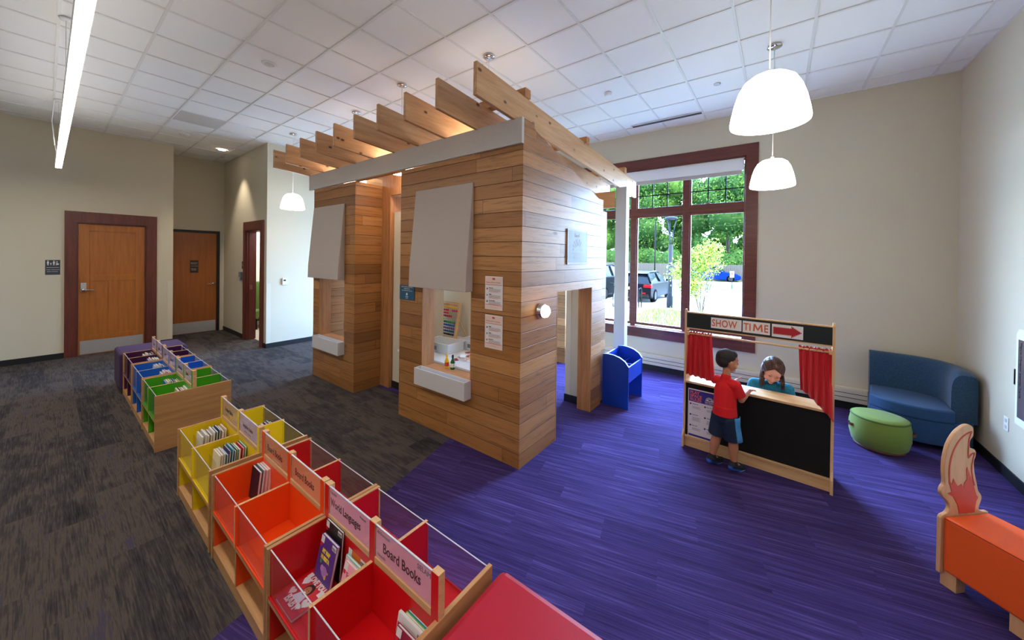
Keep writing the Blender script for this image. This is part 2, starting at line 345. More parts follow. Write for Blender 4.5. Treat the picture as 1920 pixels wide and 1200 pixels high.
def text(s, size, org, xd, up, m, parent, name='lettering', ext=.0006, align='LEFT', local=False, sx=1.0, bold=0, sp=1.0):
    cu = bpy.data.curves.new('t', 'FONT'); cu.body = s; cu.size = size; cu.extrude = ext; cu.align_x = align; cu.offset = bold; cu.resolution_u = 3; cu.space_character = sp
    t = bpy.data.objects.new('t', cu); COL.objects.link(t)
    bpy.context.view_layer.update()
    me = bpy.data.meshes.new_from_object(t.evaluated_get(bpy.context.evaluated_depsgraph_get()))
    bpy.data.objects.remove(t)
    xd = Vector(xd).normalized(); up = Vector(up).normalized(); n = xd.cross(up)
    org = Vector(org)
    if not local: org = org - Vector(ROOT[root_of(parent).name])
    for v in me.vertices: c = v.co.copy(); v.co = org + xd * c.x * sx + up * c.y + n * c.z
    me.name = name; me.materials.clear(); me.materials.append(M_(m))
    o = bpy.data.objects.new(name, me); COL.objects.link(o); o.parent = parent; return o

# ================================================================== THE ROOM
H = 4.242; XL, XR, YW = -10.37, 1.705, 6.50; YB = -4.5
b = MB()
bd = lambda y: -2.26 - .25 * (y - .52)            # the slanted seam between the two carpets
b.quad((XL - 2.2, YB, 0), (bd(YB), YB, 0), (bd(3.0), 3.0, 0), (XL - 2.2, 3.0, 0), 0)
b.quad((bd(YB), YB, 0), (XR, YB, 0), (XR, 3.0, 0), (bd(3.0), 3.0, 0), 1)
b.quad((XL - 2.2, 3.0, 0), (-6.2, 3.0, 0), (-6.2, YW, 0), (XL - 2.2, YW, 0), 0)
b.quad((-6.2, 3.0, 0), (XR, 3.0, 0), (XR, YW, 0), (-6.2, YW, 0), 1)
b.box(XL - 2.2, XR + .2, YB, YW + .25, -.2, -.01)
struct(b, 'floor', ['floor_g', 'floor_p'], loc=(0, 0, 0))
b = MB(); b.box(XL - 2.2, XR + .2, YB - .2, YW + .25, H, H + .3); struct(b, 'ceiling', 'tile', loc=(0, 0, H))
b = MB(); g0x, g0y, T = -2.1858, 2.5155, .6096
k = -20
while g0x + k * T < XR:
    x = g0x + k * T
    if x > XL - 1: b.box(x - .012, x + .012, YB, YW, H - .010, H + .001)
    k += 1
k = -12
while g0y + k * T < YW:
    y = g0y + k * T
    if y > YB: b.box(XL - .9, XR, y - .012, y + .012, H - .0095, H + .001)
    k += 1
b.box(XR - .02, XR, YB, YW, H - .012, H); b.box(-8.4, XR, YW - .02, YW, H - .012, H)
struct(b, 'trim_1', 'tbar', loc=(0, 0, H))
# left wall with door 1
LT = .2
b = MB()
b.box(XL - LT, XL, YB, .355, 0, H); b.box(XL - LT, XL, 1.262, 1.66, 0, H); b.box(XL - LT, XL, .355, 1.262, 2.49, H)
struct(b, 'wall_left', 'wallp', loc=(XL, 0, 0))
b = MB(); b.box(-11.3, XL - LT, 1.56, 1.66, 0, H); struct(b, 'wall_recess_left', 'wallp')
b = MB(); b.box(-11.45, -11.27, 1.66, 1.70, 0, H); b.box(-11.45, -11.27, 2.66, 2.75, 0, H); b.box(-11.45, -11.27, 1.70, 2.66, 2.50, H); struct(b, 'wall_recess_back', 'wallp')
b = MB(); b.box(-11.45, -9.60, 2.75, 2.90, 0, H); b.box(-8.70, -8.40, 2.75, 2.90, 0, H); b.box(-9.60, -8.70, 2.75, 2.90, 2.47, H); struct(b, 'wall_recess_right', 'wallp')
b = MB(); b.box(-8.55, -8.40, 2.90, YW, 0, H); struct(b, 'wall_left_far', 'wallp')
# little room behind door 3
b = MB(); b.box(-11.3, -8.55, 5.2, 5.3, 0, 3); b.box(-11.4, -11.3, 2.9, 5.3, 0, 3); struct(b, 'wall_side_room', 'wallr')
b = MB(); b.box(-11.3, -8.55, 2.9, 5.2, .001, .006); struct(b, 'floor_side_room', 'tilefl')
b = MB(); b.box(-11.7, -11.6, 1.5, 2.9, 0, 3); struct(b, 'light_blocker_recess', 'wallr')  # unseen panel added to stop sky light leaking under the recess door
b = MB(); b.box(-10.8, -10.7, .1, 1.5, 0, 3); struct(b, 'light_blocker_left', 'wallr')  # also unseen, added to keep outside light from behind the panelled door
# corner guards
b = MB(); b.box(-8.40, -8.393, 2.75, 2.83, .10, 1.34); b.box(XL - .002, XL + .005, 1.575, 1.66, .1, 1.34); struct(b, 'trim_2', 'wallr')
# far (window) wall with two openings
W1 = (-3.02, -.41, .715, 3.575); W2 = (-7.4, -4.79, .715, 3.575)
b = MB(); Y1 = YW + .25
b.box(-8.55, W2[0], YW, Y1, 0, H); b.box(W2[1], W1[0], YW, Y1, 0, H); b.box(W1[1], XR + .2, YW, Y1, 0, H)
for w in (W1, W2): b.box(w[0], w[1], YW, Y1, 0, w[2]); b.box(w[0], w[1], YW, Y1, w[3], H)
struct(b, 'wall_far', 'wallp', loc=(0, YW, 0))
b = MB(); b.box(XR, XR + .2, YB, YW, 0, H); struct(b, 'wall_right', 'wallp')
b = MB(); b.box(XL - 2.2, XR + .2, YB - .2, YB, 0, H); struct(b, 'wall_behind', 'wallp')
# baseboards
def base(name, segs):
    b = MB()
    for x0, x1, y0, y1 in segs: b.box(x0, x1, y0, y1, 0, .10)
    struct(b, name, 'black', bevel=.003)
base('baseboard_left', [(XL, XL + .012, YB, .215), (XL, XL + .012, 1.41, 1.66)])
base('baseboard_left_far', [(-8.40, -8.388, 2.75, YW)])
base('baseboard_recess', [(-11.27, -9.74, 2.738, 2.75), (-8.53, -8.40, 2.738, 2.75)])
base('baseboard_right', [(XR - .012, XR, YB, YW - .1)])
# ---- doors
def trimset(n, pts, m, z1, w, yx, axis, proj=.025, depth=0):
    pass
b = MB(); x = XL + .028
b.prism([(.215, 0), (.215, 2.69), (1.41, 2.69), (1.41, 0), (1.262, 0), (1.262, 2.49), (.355, 2.49), (.355, 0)], XL - .0, x, 'yz', 0)
b.box(XL - .12, XL, .355, .375, 0, 2.49, 1); b.box(XL - .12, XL, 1.242, 1.262, 0, 2.49, 1); b.box(XL - .12, XL, .375, 1.242, 2.47, 2.49, 1)
d1f = struct(b, 'trim_3', ['cherry', 'cherry'])
d1 = thing('door_1', None, None, (XL - .07, .375, 0)); tag(d1, kind='structure')
b = MB(); X0, X1 = XL - .07, XL - .03
def panel_door(b, y0, y1, z1):
    f = lambda a, c, e, g, xx: b.box(X0, xx, a, c, e, g)
    f(y0, y0 + .13, 0, z1, X1); f(y1 - .13, y1, 0, z1, X1); f(y0 + .13, y1 - .13, z1 - .13, z1, X1); f(y0 + .13, y1 - .13, 1.39, 1.50, X1); f(y0 + .13, y1 - .13, 0, .36, X1)
    ym = (y0 + y1) / 2; f(ym - .06, ym + .06, .36, 1.39, X1); f(y0 + .13, y1 - .13, .36, z1 - .13, X1 - .014)
panel_door(b, .378, 1.240, 2.467)
b.build('door_panel', 'door', d1, bevel=.002)
MB().box(X1, X1 + .003, .40, 1.22, .015, .265).build('kick_plate', 'steel', d1)
lk = MB().box(X1, X1 + .012, .405, .475, 1.20, 1.36).build('lock_plate', 'steel', d1, bevel=.004)
b = MB(); b.lathe([(0, 0), (.03, 0), (.03, .03), (.018, .04), (0, .04)], T=Matrix.Translation((X1 + .012, .44, 1.225)) @ Matrix.Rotation(R(90), 4, 'Y')); b.tube((X1 + .045, .44, 1.225), (X1 + .045, .57, 1.222), .010); b.build('door_handle', 'chrome', d1)
# door 2
b = MB(); b.prism([(1.70, 0), (1.70, 2.50), (2.66, 2.50), (2.66, 0), (2.60, 0), (2.60, 2.44), (1.76, 2.44), (1.76, 0)], -11.27, -11.24, 'yz'); struct(b, 'trim_4', 'black')
d2 = thing('door_2', None, None, (-11.31, 1.70, 0)); tag(d2, kind='structure')
MB().box(-11.31, -11.268, 1.757, 2.603, .01, 2.443).build('door_panel', 'door2', d2)
MB().box(-11.268, -11.265, 1.77, 2.59, .02, .28).build('kick_plate', 'steel', d2)
b = MB(); b.lathe([(0, 0), (.034, 0), (.03, .02), (0, .022)], T=Matrix.Translation((-11.268, 2.54, 1.19)) @ Matrix.Rotation(R(90), 4, 'Y')); b.tube((-11.225, 2.54, 1.19), (-11.225, 2.41, 1.185), .009); b.tube((-11.25, 2.54, 1.19), (-11.225, 2.54, 1.19), .012); b.build('door_handle', 'chrome', d2)
# door 3: open cherry frame
b = MB(); b.prism([(-9.74, 0), (-9.74, 2.66), (-8.53, 2.66), (-8.53, 0), (-8.70, 0), (-8.70, 2.47), (-9.60, 2.47), (-9.60, 0)], 2.722, 2.75, 'xz')
b.box(-9.60, -9.575, 2.75, 2.93, 0, 2.47); b.box(-8.725, -8.70, 2.75, 2.93, 0, 2.47); b.box(-9.575, -8.725, 2.75, 2.93, 2.445, 2.47); b.box(-9.575, -9.56, 2.79, 2.90, 0, 2.445)
struct(b, 'trim_5', 'cherry')
d3 = thing('door_3', None, None, (-9.56, 2.93, 0)); tag(d3, kind='structure')
MB().box(-8.72, -8.675, 2.93, 3.80, .01, 2.44).build('door_panel', 'cherry', d3)
MB().box(-9.562, -9.558, 2.80, 2.86, 1.13, 1.24).build('strike_plate', 'chrome', d3)
# side-room chair
t = thing('side_chair', 'olive green upholstered chair seen through the open cherry-framed doorway', 'chair', (-10.9, 3.5, 0))
MB().box(-11.12, -10.6, 3.2, 3.85, .28, .48).build('seat', 'greenc', t, bevel=.03); MB().box(-11.24, -11.1, 3.2, 3.85, .15, 1.2).build('backrest', 'greenc', t, bevel=.03)
for lx in (-11.08, -10.66):
    for ly in (3.24, 3.77): MB().box(lx, lx + .04, ly, ly + .04, .006, .29).build('leg', 'blk', t)
light('side_room_light', 'POINT', (-9.6, 3.9, 2.6), 45, (1, .84, .62), shadow_soft_size=.3)
# ---- window 1 and 2
def window(n, w):
    x0, x1, z0, z1 = w; nx = 3
    o = thing('window_%d' % n, None, None, (x0, YW, z0)); tag(o, kind='structure')
    b = MB(); m = .135
    b.prism([(x0 - .17, z0 - .15), (x0 - .17, z1 + .24), (x1 + .16, z1 + .24), (x1 + .16, z0 - .15)], YW - .022, YW, 'xz')
    # casing with the opening cut out
    b = MB()
    b.box(x0 - .17, x0, YW - .025, YW, z0 - .0, z1); b.box(x1, x1 + .16, YW - .025, YW, z0 - .165, z1)
    b.box(x0 - .17, x1 + .16, YW - .025, YW, z1, z1 + .175); b.box(x0 - .17, x1, YW - .025, YW, z0 - .165, z0)
    b.box(x0, x0 + .02, YW, YW + .2, z0, z1); b.box(x1 - .02, x1, YW, YW + .2, z0, z1); b.box(x0, x1, YW, YW + .2, z1 - .02, z1)
    b.build('window_casing', 'cherryx', o, bevel=.002)
    MB().box(x0, x1, YW - .05, YW + .17, z0 - .02, z0 + .012).build('window_sill', 'cherryx', o, bevel=.006)
    W_ = .872; zt0, zt1 = 2.715, 2.89; zb = .79; gw = .752
    fr = MB()
    for i in range(1, nx): xm = x1 - .022 - gw - .069 - (i - 1) * (gw + .138); fr.box(xm - .045, xm + .045, YW + .10, YW + .17, z0, z1)
    fr.box(x0, x1, YW + .095, YW + .165, zt0 + .045, zt1 - .045)
    fr.build('window_frame', 'cherryx', o, bevel=.003)
    mu = MB()
    for i in range(nx):
        c = x1 - .022 - i * (gw + .138); a = c - gw
        for q0, q1 in ((zb, zt0), (zt1, z1 - .04)):
            s = MB(); w_ = .024
            s.box(a - w_, a, YW + .115, YW + .15, q0 - .045, q1 + .045); s.box(c, c + w_, YW + .115, YW + .15, q0 - .045, q1 + .045); s.box(a, c, YW + .115, YW + .15, q0 - .045, q0); s.box(a, c, YW + .115, YW + .15, q1, q1 + .045)
            s.build('sash', 'cherryx', o, bevel=.003)
            MB().box(a - .005, c + .005, YW + .13, YW + .134, q0 - .005, q1 + .005).build('pane', 'glass', o)
        for j in (1, 2): xx = a + (c - a) * j / 3; mu.box(xx - .008, xx + .008, YW + .122, YW + .142, zt1, z1 - .05)
        mu.box(a, c, YW + .122, YW + .142, 3.10, 3.116)
    mu.build('muntins', 'blk', o)
    return o
wa = window(1, W1); wb_ = window(2, W2)
t = thing('roller_shade', 'white roller shade case across the head of the tall window', 'window shade', (-1.7, YW + .05, 3.36))
MB().box(W1[0] + .03, W1[1] - .03, YW + .03, YW + .10, 3.37, 3.565).build('shade_case', 'white', t, bevel=.006)
MB().box(W1[0] + .06, W1[1] - .06, YW + .06, YW + .075, 3.31, 3.372).build('shade_cloth', 'fab', t)
# ---- baseboard heater
t = thing('baseboard_heater', 'long beige metal heater cover running under the window', 'heater', (-.5, YW - .06, .06))
hx0, hx1 = -8.3, 1.69
MB().box(hx0, hx1, YW - .085, YW - .002, .10, .285).build('cover', 'wallr', t, bevel=.006)
for i in range(3): MB().box(hx0, hx1, YW - .093, YW - .084, .105 + i * .058, .155 + i * .058).build('louver', 'wallr', t, bevel=.003)
for i in range(2): MB().box(hx0, hx1, YW - .0856, YW - .084, .153 + i * .058, .165 + i * .058).build('louver_gap_shade', 'blk', t)  # black strips stand in for the shade between the louvers
MB().box(hx0, hx1, YW - .07, YW - .002, .0, .098).build('plinth', 'black', t)

# ================================================================== CEILING FITTINGS
def canopy_lamp(x, y, label, zc=2.72, k=1.0):
    t = thing('pendant_lamp', label, 'pendant lamp', (x, y, H), 0, None)
    MB().lathe([(0, 0), (.066, 0), (.066, -.012), (.03, -.02), (0, -.02)], (0, 0, -.011)).build('canopy', 'chrome', t, local=True)
    MB().tube((0, 0, -.03), (0, 0, zc + .31 - H), .0035).build('cord', 'white', t, local=True)
    prof = [(.012, .345), (.05, .35), (.10, .335), (.14, .30), (.168, .24), (.19, .16), (.205, .08), (.213, .02), (.21, .0), (.2, -.004), (.197, .01), (.19, .1), (.17, .2), (.13, .29), (.06, .335), (.012, .338)]
    MB().lathe([(r * k * .94, z * .83 + zc - H) for r, z in prof], n=40).build('shade', 'glow', t, local=True)
    MB().lathe([(0, .325), (.014, .32), (.018, .287), (0, .287)], (0, 0, zc - H)).build('socket_cap', 'white', t, local=True)
    return t
canopy_lamp(-.055, 2.60, 'large-looking lit white dome pendant nearest the camera, above the other', 2.775)
canopy_lamp(-.06, 4.65, 'lit white dome pendant hanging beside the tall window casing', 2.745)
canopy_lamp(-7.37, 2.834, 'lit white dome pendant at the far left end of the playhouse', 2.81)
canopy_lamp(-2.65, 3.03, 'pendant lamp whose chrome ceiling cap shows above the front rafter of the playhouse', 3.06, .85)
canopy_lamp(-4.03, 2.86, 'pendant lamp whose chrome ceiling cap shows above the third rafter', 3.06, .85)
canopy_lamp(-5.41, 2.99, 'pendant lamp whose ceiling cap shows just over the fifth rafter', 3.06, .85)
t = thing('linear_ceiling_light', 'long glowing strip light hung on cables over the grey carpet', 'ceiling light', (-4, .13, 3.3))
b = MB(); b.box(-9.32, .9, .094, .166, 3.302, 3.38); b.build('housing', 'white', t, bevel=.003)
MB().box(-9.315, .895, .1, .16, 3.297, 3.303).build('diffuser', 'strip', t)
MB().box(-9.30, .88, .105, .155, 3.3802, 3.384).build('upward_diffuser', 'upstrip', t)
b = MB()
for cx in (-8.69, -5.6, -2.5): b.tube((cx, .12, 3.38), (cx, .12, H - .02), .002, n=6)
b.build('hanging_cable', 'steel', t)
for cx in (-8.69, -5.6, -2.5): MB().lathe([(0, 0), (.05, 0), (.04, -.02), (0, -.02)], (cx, .12, H - .011)).build('cable_cap', 'white', t)
MB().path([(-8.69, .08, H - .03), (-8.9, .06, 3.95), (-9.0, .09, 3.6), (-9.05, .12, 3.385)], .006).build('power_cord', 'white', t)
# unseen copy of the strip light, added behind the camera as fill light
t = thing('linear_ceiling_light', 'unseen strip light added behind the camera as fill', 'ceiling light', (-4, -2.6, 3.3))
MB().box(-9.3, .9, -2.64, -2.56, 3.302, 3.38).build('housing', 'white', t); MB().box(-9.3, .9, -2.63, -2.57, 3.297, 3.303).build('diffuser', 'strip', t)
MB().tube((-8, -2.6, 3.38), (-8, -2.6, H), .002).tube((-1, -2.6, 3.38), (-1, -2.6, H), .002).build('hanging_cable', 'steel', t)
def disc(name, x, y, r, m, label, cat, h=.02, extra=None):
    t = thing(name, label, cat, (x, y, H))
    MB().lathe([(0, 0), (r, 0), (r * .96, -h), (r * .5, -h * 1.1), (0, -h * 1.1)], n=24).build('body', m, t, local=True)
    if extra: MB().lathe([(0, -h * 1.1), (r * .7, -h * 1.1), (r * .65, -h * 1.25), (0, -h * 1.25)], n=20).build(*extra, t, local=True)
disc('smoke_detector', -1.9, 4.67, .05, 'white', 'small round white detector on the ceiling above the plaque wall', 'smoke detector', .04)
disc('ceiling_sprinkler', -.66, 5.24, .04, 'steel', 'tiny grey sprinkler disc on the ceiling left of the nearest pendant', 'sprinkler', .01)
disc('ceiling_speaker', -4.92, 1.62, .075, 'white', 'round white ceiling speaker ring over the grey carpet in front of the rafters', 'speaker', .012, ('grille', 'greypaint'))
disc('ceiling_sensor', -9.2, 1.62, .08, 'white', 'flat white disc on the ceiling before the door recess', 'sensor', .01)
disc('ceiling_sprinkler', -10.6, 2.55, .045, 'steel', 'small disc deep in the recess ceiling', 'sprinkler', .01)
t = thing('recessed_downlight', 'lit round downlight in the recess ceiling', 'downlight', (-9.83, 2.35, H))
MB().lathe([(.1, -.012), (.085, -.018), (.07, -.012)], n=28).build('trim_ring', 'white', t, local=True)
MB().lathe([(0, -.012), (.07, -.012)], n=28).build('lens', 'bulb', t, local=True)
light('downlight_beam', 'SPOT', (-9.83, 2.35, H - .03), 90, (1, .86, .68), spot_size=R(75), spot_blend=.6, shadow_soft_size=.05)
tag(MB().box(-8.27, -7.67, 1.31, 1.9, H - .012, H - .006).build('return_air_grille', 'greypaint'), 'square grey perforated grille set in the ceiling grid', 'vent')
t = thing('slot_diffuser', 'dark double slot air diffuser in the ceiling above the window', 'vent', (-1.5, 6.13, H - .012))
MB().box(-2.05, -.95, 6.05, 6.16, H - .014, H - .008).build('frame', 'white', t); 
for yy in (6.07, 6.11): MB().box(-2.03, -.97, yy, yy + .025, H - .018, H - .013).build('slot', 'black', t)
# ================================================================== WALL FITTINGS
def card(name, label, cat, o, xd, up, w, h, m, thick=.004, group=None):
    """flat sign at its bottom-left corner o"""
    xd = Vector(xd).normalized(); up = Vector(up).normalized(); n = xd.cross(up)
    t = thing(name, label, cat, tuple(o), 0, group)
    o = Vector(o); b = MB(); vs = [o + xd * a + up * c + n * e for e in (0, thick) for c in (0, h) for a in (0, w)]
    b.add(vs, [(0, 2, 3, 1), (4, 5, 7, 6), (0, 1, 5, 4), (2, 6, 7, 3), (0, 4, 6, 2), (1, 3, 7, 5)]); b.build('panel', m, t)
    t_ = [t, o + n * (thick + .0005), xd, up, n]; return t_
def put(C, s, x, y, size, m, sx=1, align='LEFT', name='lettering', bold=0): return text(s, size, C[1] + C[2] * x + C[3] * y, C[2], C[3], m, C[0], name, align=align, sx=sx, bold=bold)
def rects(C, rs, m, name, e=.0006):
    b = MB()
    for x0, y0, x1, y1 in rs:
        vs = [C[1] + C[2] * a + C[3] * c + C[4] * k for k in (0, e) for c in (y0, y1) for a in (x0, x1)]
        b.add(vs, [(0, 2, 3, 1), (4, 5, 7, 6), (0, 1, 5, 4), (2, 6, 7, 3), (0, 4, 6, 2), (1, 3, 7, 5)])
    return b.build(name, m, C[0])
def poly(C, pts, m, name, e=.0006, off=0):
    b = MB(); n = len(pts); vs = [C[1] + C[2] * a + C[3] * c + C[4] * (k + off) for k in (0, e) for a, c in pts]
    b.add(vs, [tuple(range(n))[::-1], tuple(range(n, 2 * n))] + [(i, (i + 1) % n, n + (i + 1) % n, n + i) for i in range(n)]); return b.build(name, m, C[0])
def circ(cx, cy, r, n=14, sy=1): return [(cx + r * cos(2 * pi * i / n), cy + r * sy * sin(2 * pi * i / n)) for i in range(n)]
YD = (0, 1, 0); ZU = (0, 0, 1); XD = (1, 0, 0)
C = card('restroom_sign', 'dark slate sign with white family and wheelchair symbols beside the panelled door', 'sign', (XL, .005, 1.525), YD, ZU, .165, .265, 'navyp')
for i, (cx, w_, h_) in enumerate(((.03, .022, .085), (.062, .012, .05), (.095, .022, .085))):
    poly(C, circ(cx, .17 + h_ - .012, .009 if i != 1 else .007, 10), 'paper', 'figure_head'); rects(C, [(cx - w_ / 2, .17 + h_ * .35, cx + w_ / 2, .17 + h_ * .72), (cx - w_ * .35, .17, cx - .002, .17 + h_ * .4), (cx + .002, .17, cx + w_ * .35, .17 + h_ * .4)], 'paper', 'figure')
rects(C, [(.118, .165, .121, .245)], 'paper', 'divider_line'); poly(C, circ(.135, .19, .015, 14), 'paper', 'wheelchair_wheel'); poly(C, circ(.132, .232, .007, 10), 'paper', 'figure_head'); rects(C, [(.129, .19, .134, .225), (.132, .196, .152, .2)], 'paper', 'figure')
rects(C, [(.015, .128, .15, .133)], 'paper', 'rule'); put(C, 'FAMILY RESTROOM', .012, .085, .0165, 'paper'); put(C, 'BAÑO FAMILIAR', .02, .052, .0165, 'paper')
C = card('door_notice', 'small dark brown notice on the flush oak door', 'sign', (-11.2675, 2.10, 1.47), YD, ZU, .155, .30, 'browns')
put(C, 'MAINTENANCE', .01, .235, .018, 'paper'); put(C, 'MECHANICAL', .016, .208, .018, 'paper'); rects(C, [(.01, .16, .145, .163)], 'paper', 'rule'); put(C, 'STAFF ONLY', .02, .09, .018, 'paper'); put(C, 'NO ENTRY', .03, .06, .018, 'paper')
C = card('room_number_sign', 'small dark sign with a white symbol left of the cherry doorway', 'sign', (-9.90, 2.75, 1.60), XD, ZU, .13, .17, 'browns')
put(C, 'i', .055, .06, .09, 'paper', bold=.002)
t = thing('leaflet_holder', 'chrome wire leaflet holder on the wall beside the cherry doorway', 'holder', (-9.85, 2.70, 1.33))
MB().box(-9.93, -9.78, 2.68, 2.75, 1.33, 1.345).box(-9.93, -9.78, 2.675, 2.685, 1.33, 1.41).build('tray', 'steel', t); MB().box(-9.92, -9.79, 2.69, 2.73, 1.345, 1.53).build('leaflets', 'greyink', t)
t = thing('thermostat', 'small white thermostat on the blue-lit wall', 'thermostat', (-8.40, 3.04, 1.30))
MB().box(-8.40, -8.372, 3.04, 3.13, 1.30, 1.44).build('body', 'white', t, bevel=.004); MB().box(-8.373, -8.370, 3.055, 3.10, 1.38, 1.41).build('screen', 'blk', t)
t = thing('power_outlet', 'white wall outlet low on the right-hand wall', 'outlet', (XR, 5.28, .43))
MB().box(XR - .006, XR, 5.285, 5.365, .43, .555).build('plate', 'white', t, bevel=.002)
for z in (.463, .522): MB().box(XR - .009, XR - .006, 5.308, 5.342, z - .016, z + .016).build('socket', 'greypaint', t, bevel=.003)
t = thing('wall_display_case', 'white framed display panel on the right wall cut by the picture edge', 'display', (XR, 4.8, .55))
b = MB(); b.prism([(4.4, .56), (5.11, .57), (5.11, 1.35), (5.07, 1.40), (4.4, 1.40)], XR - .03, XR, 'yz'); b.build('frame', 'white', t, bevel=.006)
MB().box(XR - .034, XR - .029, 4.44, 5.06, .64, 1.31).build('screen', pmat((96, 84, 88), .2), t)
tx = text('Your library starts here', .05, (XR - .036, 5.035, 1.29), (0, 0, -1), (0, -1, 0), 'ink', t, bold=.001)
b = MB(); b.path([(XR - .015, 5.11, 1.03), (XR - .015, 5.165, 1.03), (XR - .015, 5.165, .90), (XR - .015, 5.11, .90)], .005); b.build('handle', 'blk', t)

# ================================================================== THE PLAYHOUSE
FY, SX, TH = 2.637, -1.875, .18
ph = thing('playhouse', 'big oak-clad playhouse with awnings, planter boxes and a slatted rafter roof', 'playhouse', (SX, FY, 0))
PK = ['plank', 'wallr', 'oakz', 'black']
def slope_z(y): return 3.24 - .294 * (y - FY) if y < 4.35 else 3.24 - .294 * (4.35 - FY)
# front right wall, window opening x -3.29..-2.50, z .66..1.95
b = MB(); f = {'+y': 1}
b.box(-3.71, -3.29, FY, FY + TH, 0, 3.0, 0, f); b.box(-2.50, SX, FY, FY + TH, 0, 3.235, 0, f); b.box(-3.29, -2.50, FY, FY + TH, 0, .655, 0, f); b.box(-3.29, -2.50, FY, FY + TH, 1.95, 3.0, 0, f)
b.build('front_wall', PK, ph)
# side wall with child-size doorway
b = MB(); DX = SX - TH
def sidepoly(y0, y1, z0):
    pts = [(y0, z0), (y1, z0), (y1, slope_z(y1))] + ([(4.35, slope_z(4.35))] if y0 < 4.35 < y1 else []) + [(y0, slope_z(y0))]
    return pts
b.prism(sidepoly(FY + TH, 3.30, 0), DX, SX, 'yz'); b.prism(sidepoly(3.30, 4.19, 1.60), DX, SX, 'yz'); b.prism(sidepoly(4.19, 4.50, 0), DX, SX, 'yz')
b.build('side_wall', PK, ph)
b = MB(); b.box(DX - .004, SX + .002, 3.296, 3.308, 0, 1.60); b.box(DX - .004, SX - .001, 4.178, 4.192, 0, 1.60); b.box(DX - .004, SX + .002, 3.30, 4.19, 1.59, 1.603); b.build('doorway_lining', 'oakz', ph)
b = MB(); b.box(-2.06, -1.91, 4.502, 4.72, 0, 2.60); b.build('corner_pier', 'plank', ph)
b = MB(); b.box(-2.30, -2.06, 4.30, 4.72, .10, 2.6); b.build('inner_pier', 'wallr', ph)
MB().box(-2.305, -2.06, 4.29, 4.72, 0, .10).box(-2.31, -2.30, 4.29, 4.72, 0, .10).build('inner_baseboard', 'black', ph)
MB().box(-2.225, -2.215, 4.296, 4.30, .1, 2.6).build('joint_strip', 'greypaint', ph)
# front left column
b = MB()
b.box(-6.03, -5.84, FY, FY + TH, 0, 3.0, 0, f); b.box(-5.04, -4.77, FY, FY + .46, 0, 3.0, 0, {'-x': 1, '+y': 1}); b.box(-5.84, -5.04, FY, FY + TH, 0, .655, 0, f); b.box(-5.84, -5.04, FY, FY + TH, 1.95, 3.0, 0, f)
b.build('entry_column', PK, ph)
b = MB(); b.box(-4.77, -4.56, 3.06, 3.10, 0, 2.84); b.box(-4.77, -3.71, 3.06, 3.10, 2.84, 3.2); b.box(-4.58, -4.56, 3.1, 3.24, 0, 2.84); b.box(-3.90, -3.71, 3.06, 3.10, 0, 2.84); b.build('entry_frame', 'oakz', ph)
b = MB(); b.box(-3.73, -3.711, FY + TH, 3.06, 0, 3.0); b.build('entry_return', 'plank', ph)
b = MB(); b.box(-6.03, -5.86, FY + TH, 4.5, 0, 3.0); b.build('end_wall', 'plank', ph)
b = MB(); b.box(-6.0, -5.50, 4.02, 4.5, .1, 2.7); b.build('inner_pier', 'wallr', ph)
MB().box(-6.0, -5.49, 4.01, 4.5, 0, .10).build('inner_baseboard', 'black', ph)
b = MB(); b.box(-4.55, -2.95, 4.02, 4.12, .10, 2.6); b.build('inner_wall', 'wallr', ph)
b = MB(); b.box(-4.55, -4.16, 3.12, 3.76, .10, 2.6); b.build('inner_wall_return', 'wallr', ph)
MB().box(-4.55, -2.94, 4.01, 4.12, 0, .1).box(-4.56, -4.15, 3.11, 3.76, 0, .1).build('inner_baseboard', 'black', ph)
b = MB(); b.box(-4.3, -3.12, 5.80, 5.98, 0, 2.62); b.build('rear_pier', 'plank', ph)
sw = MB().box(-3.52, -3.44, 5.793, 5.80, .86, .99).build('switch_plate', 'white', ph)
# window linings and sills
for x0, x1 in ((-3.29, -2.50), (-5.84, -5.04)):
    MB().box(x0 - .0, x0 + .012, FY + .002, FY + TH + .004, .66, 1.95).build('window_lining', 'oakz', ph); MB().box(x1 - .012, x1, FY + .002, FY + TH + .004, .66, 1.95).build('window_lining', 'oakz', ph)
    MB().box(x0, x1, FY - .012, FY + TH + .03, .64, .668).build('window_ledge', 'oakx', ph, bevel=.003)
# awnings and planter boxes
for x0, x1, dz in ((-3.40, -2.485, 0), (-6.0, -5.04, -.01)):
    fl = .06
    prof = [(0, 2.715), (.018, 2.715), (.10, 1.80), (.105, 1.60), (0, 1.60)]
    n = len(prof); vs = []
    for x, s in ((x0, 0), (x1, 0)):
        for d, z in prof: vs.append((x + (0), FY - .001 - d, z + dz))
    b = MB().add(vs, [tuple(range(n)), tuple(range(n, 2 * n))[::-1]] + [(i, (i + 1) % n, n + (i + 1) % n, n + i) for i in range(n)])
    b.build('awning', 'fab', ph, bevel=.006)
for x0, x1 in ((-3.29, -2.492), (-5.83, -5.03)):
    b = MB(); y0, y1 = FY - .098, FY - .001; z0, z1 = .50, .685
    b.box(x0, x1, y0, y0 + .014, z0, z1); b.box(x0, x1, y1 - .014, y1, z0, z1); b.box(x0, x0 + .014, y0 + .014, y1 - .014, z0, z1); b.box(x1 - .014, x1, y0 + .014, y1 - .014, z0, z1); b.box(x0 + .014, x1 - .014, y0 + .014, y1 - .014, z0, z0 + .09)
    b.build('planter_box', 'whitebox', ph)
MB().box(-6.14, -1.868, FY - .035, FY - .001, 3.0, 3.238).build('fascia_board', 'greypaint', ph, bevel=.002)
MB().box(-4.77, -3.71, FY + .002, FY + .06, 3.0, 3.2).build('header_beam', 'oakx', ph)
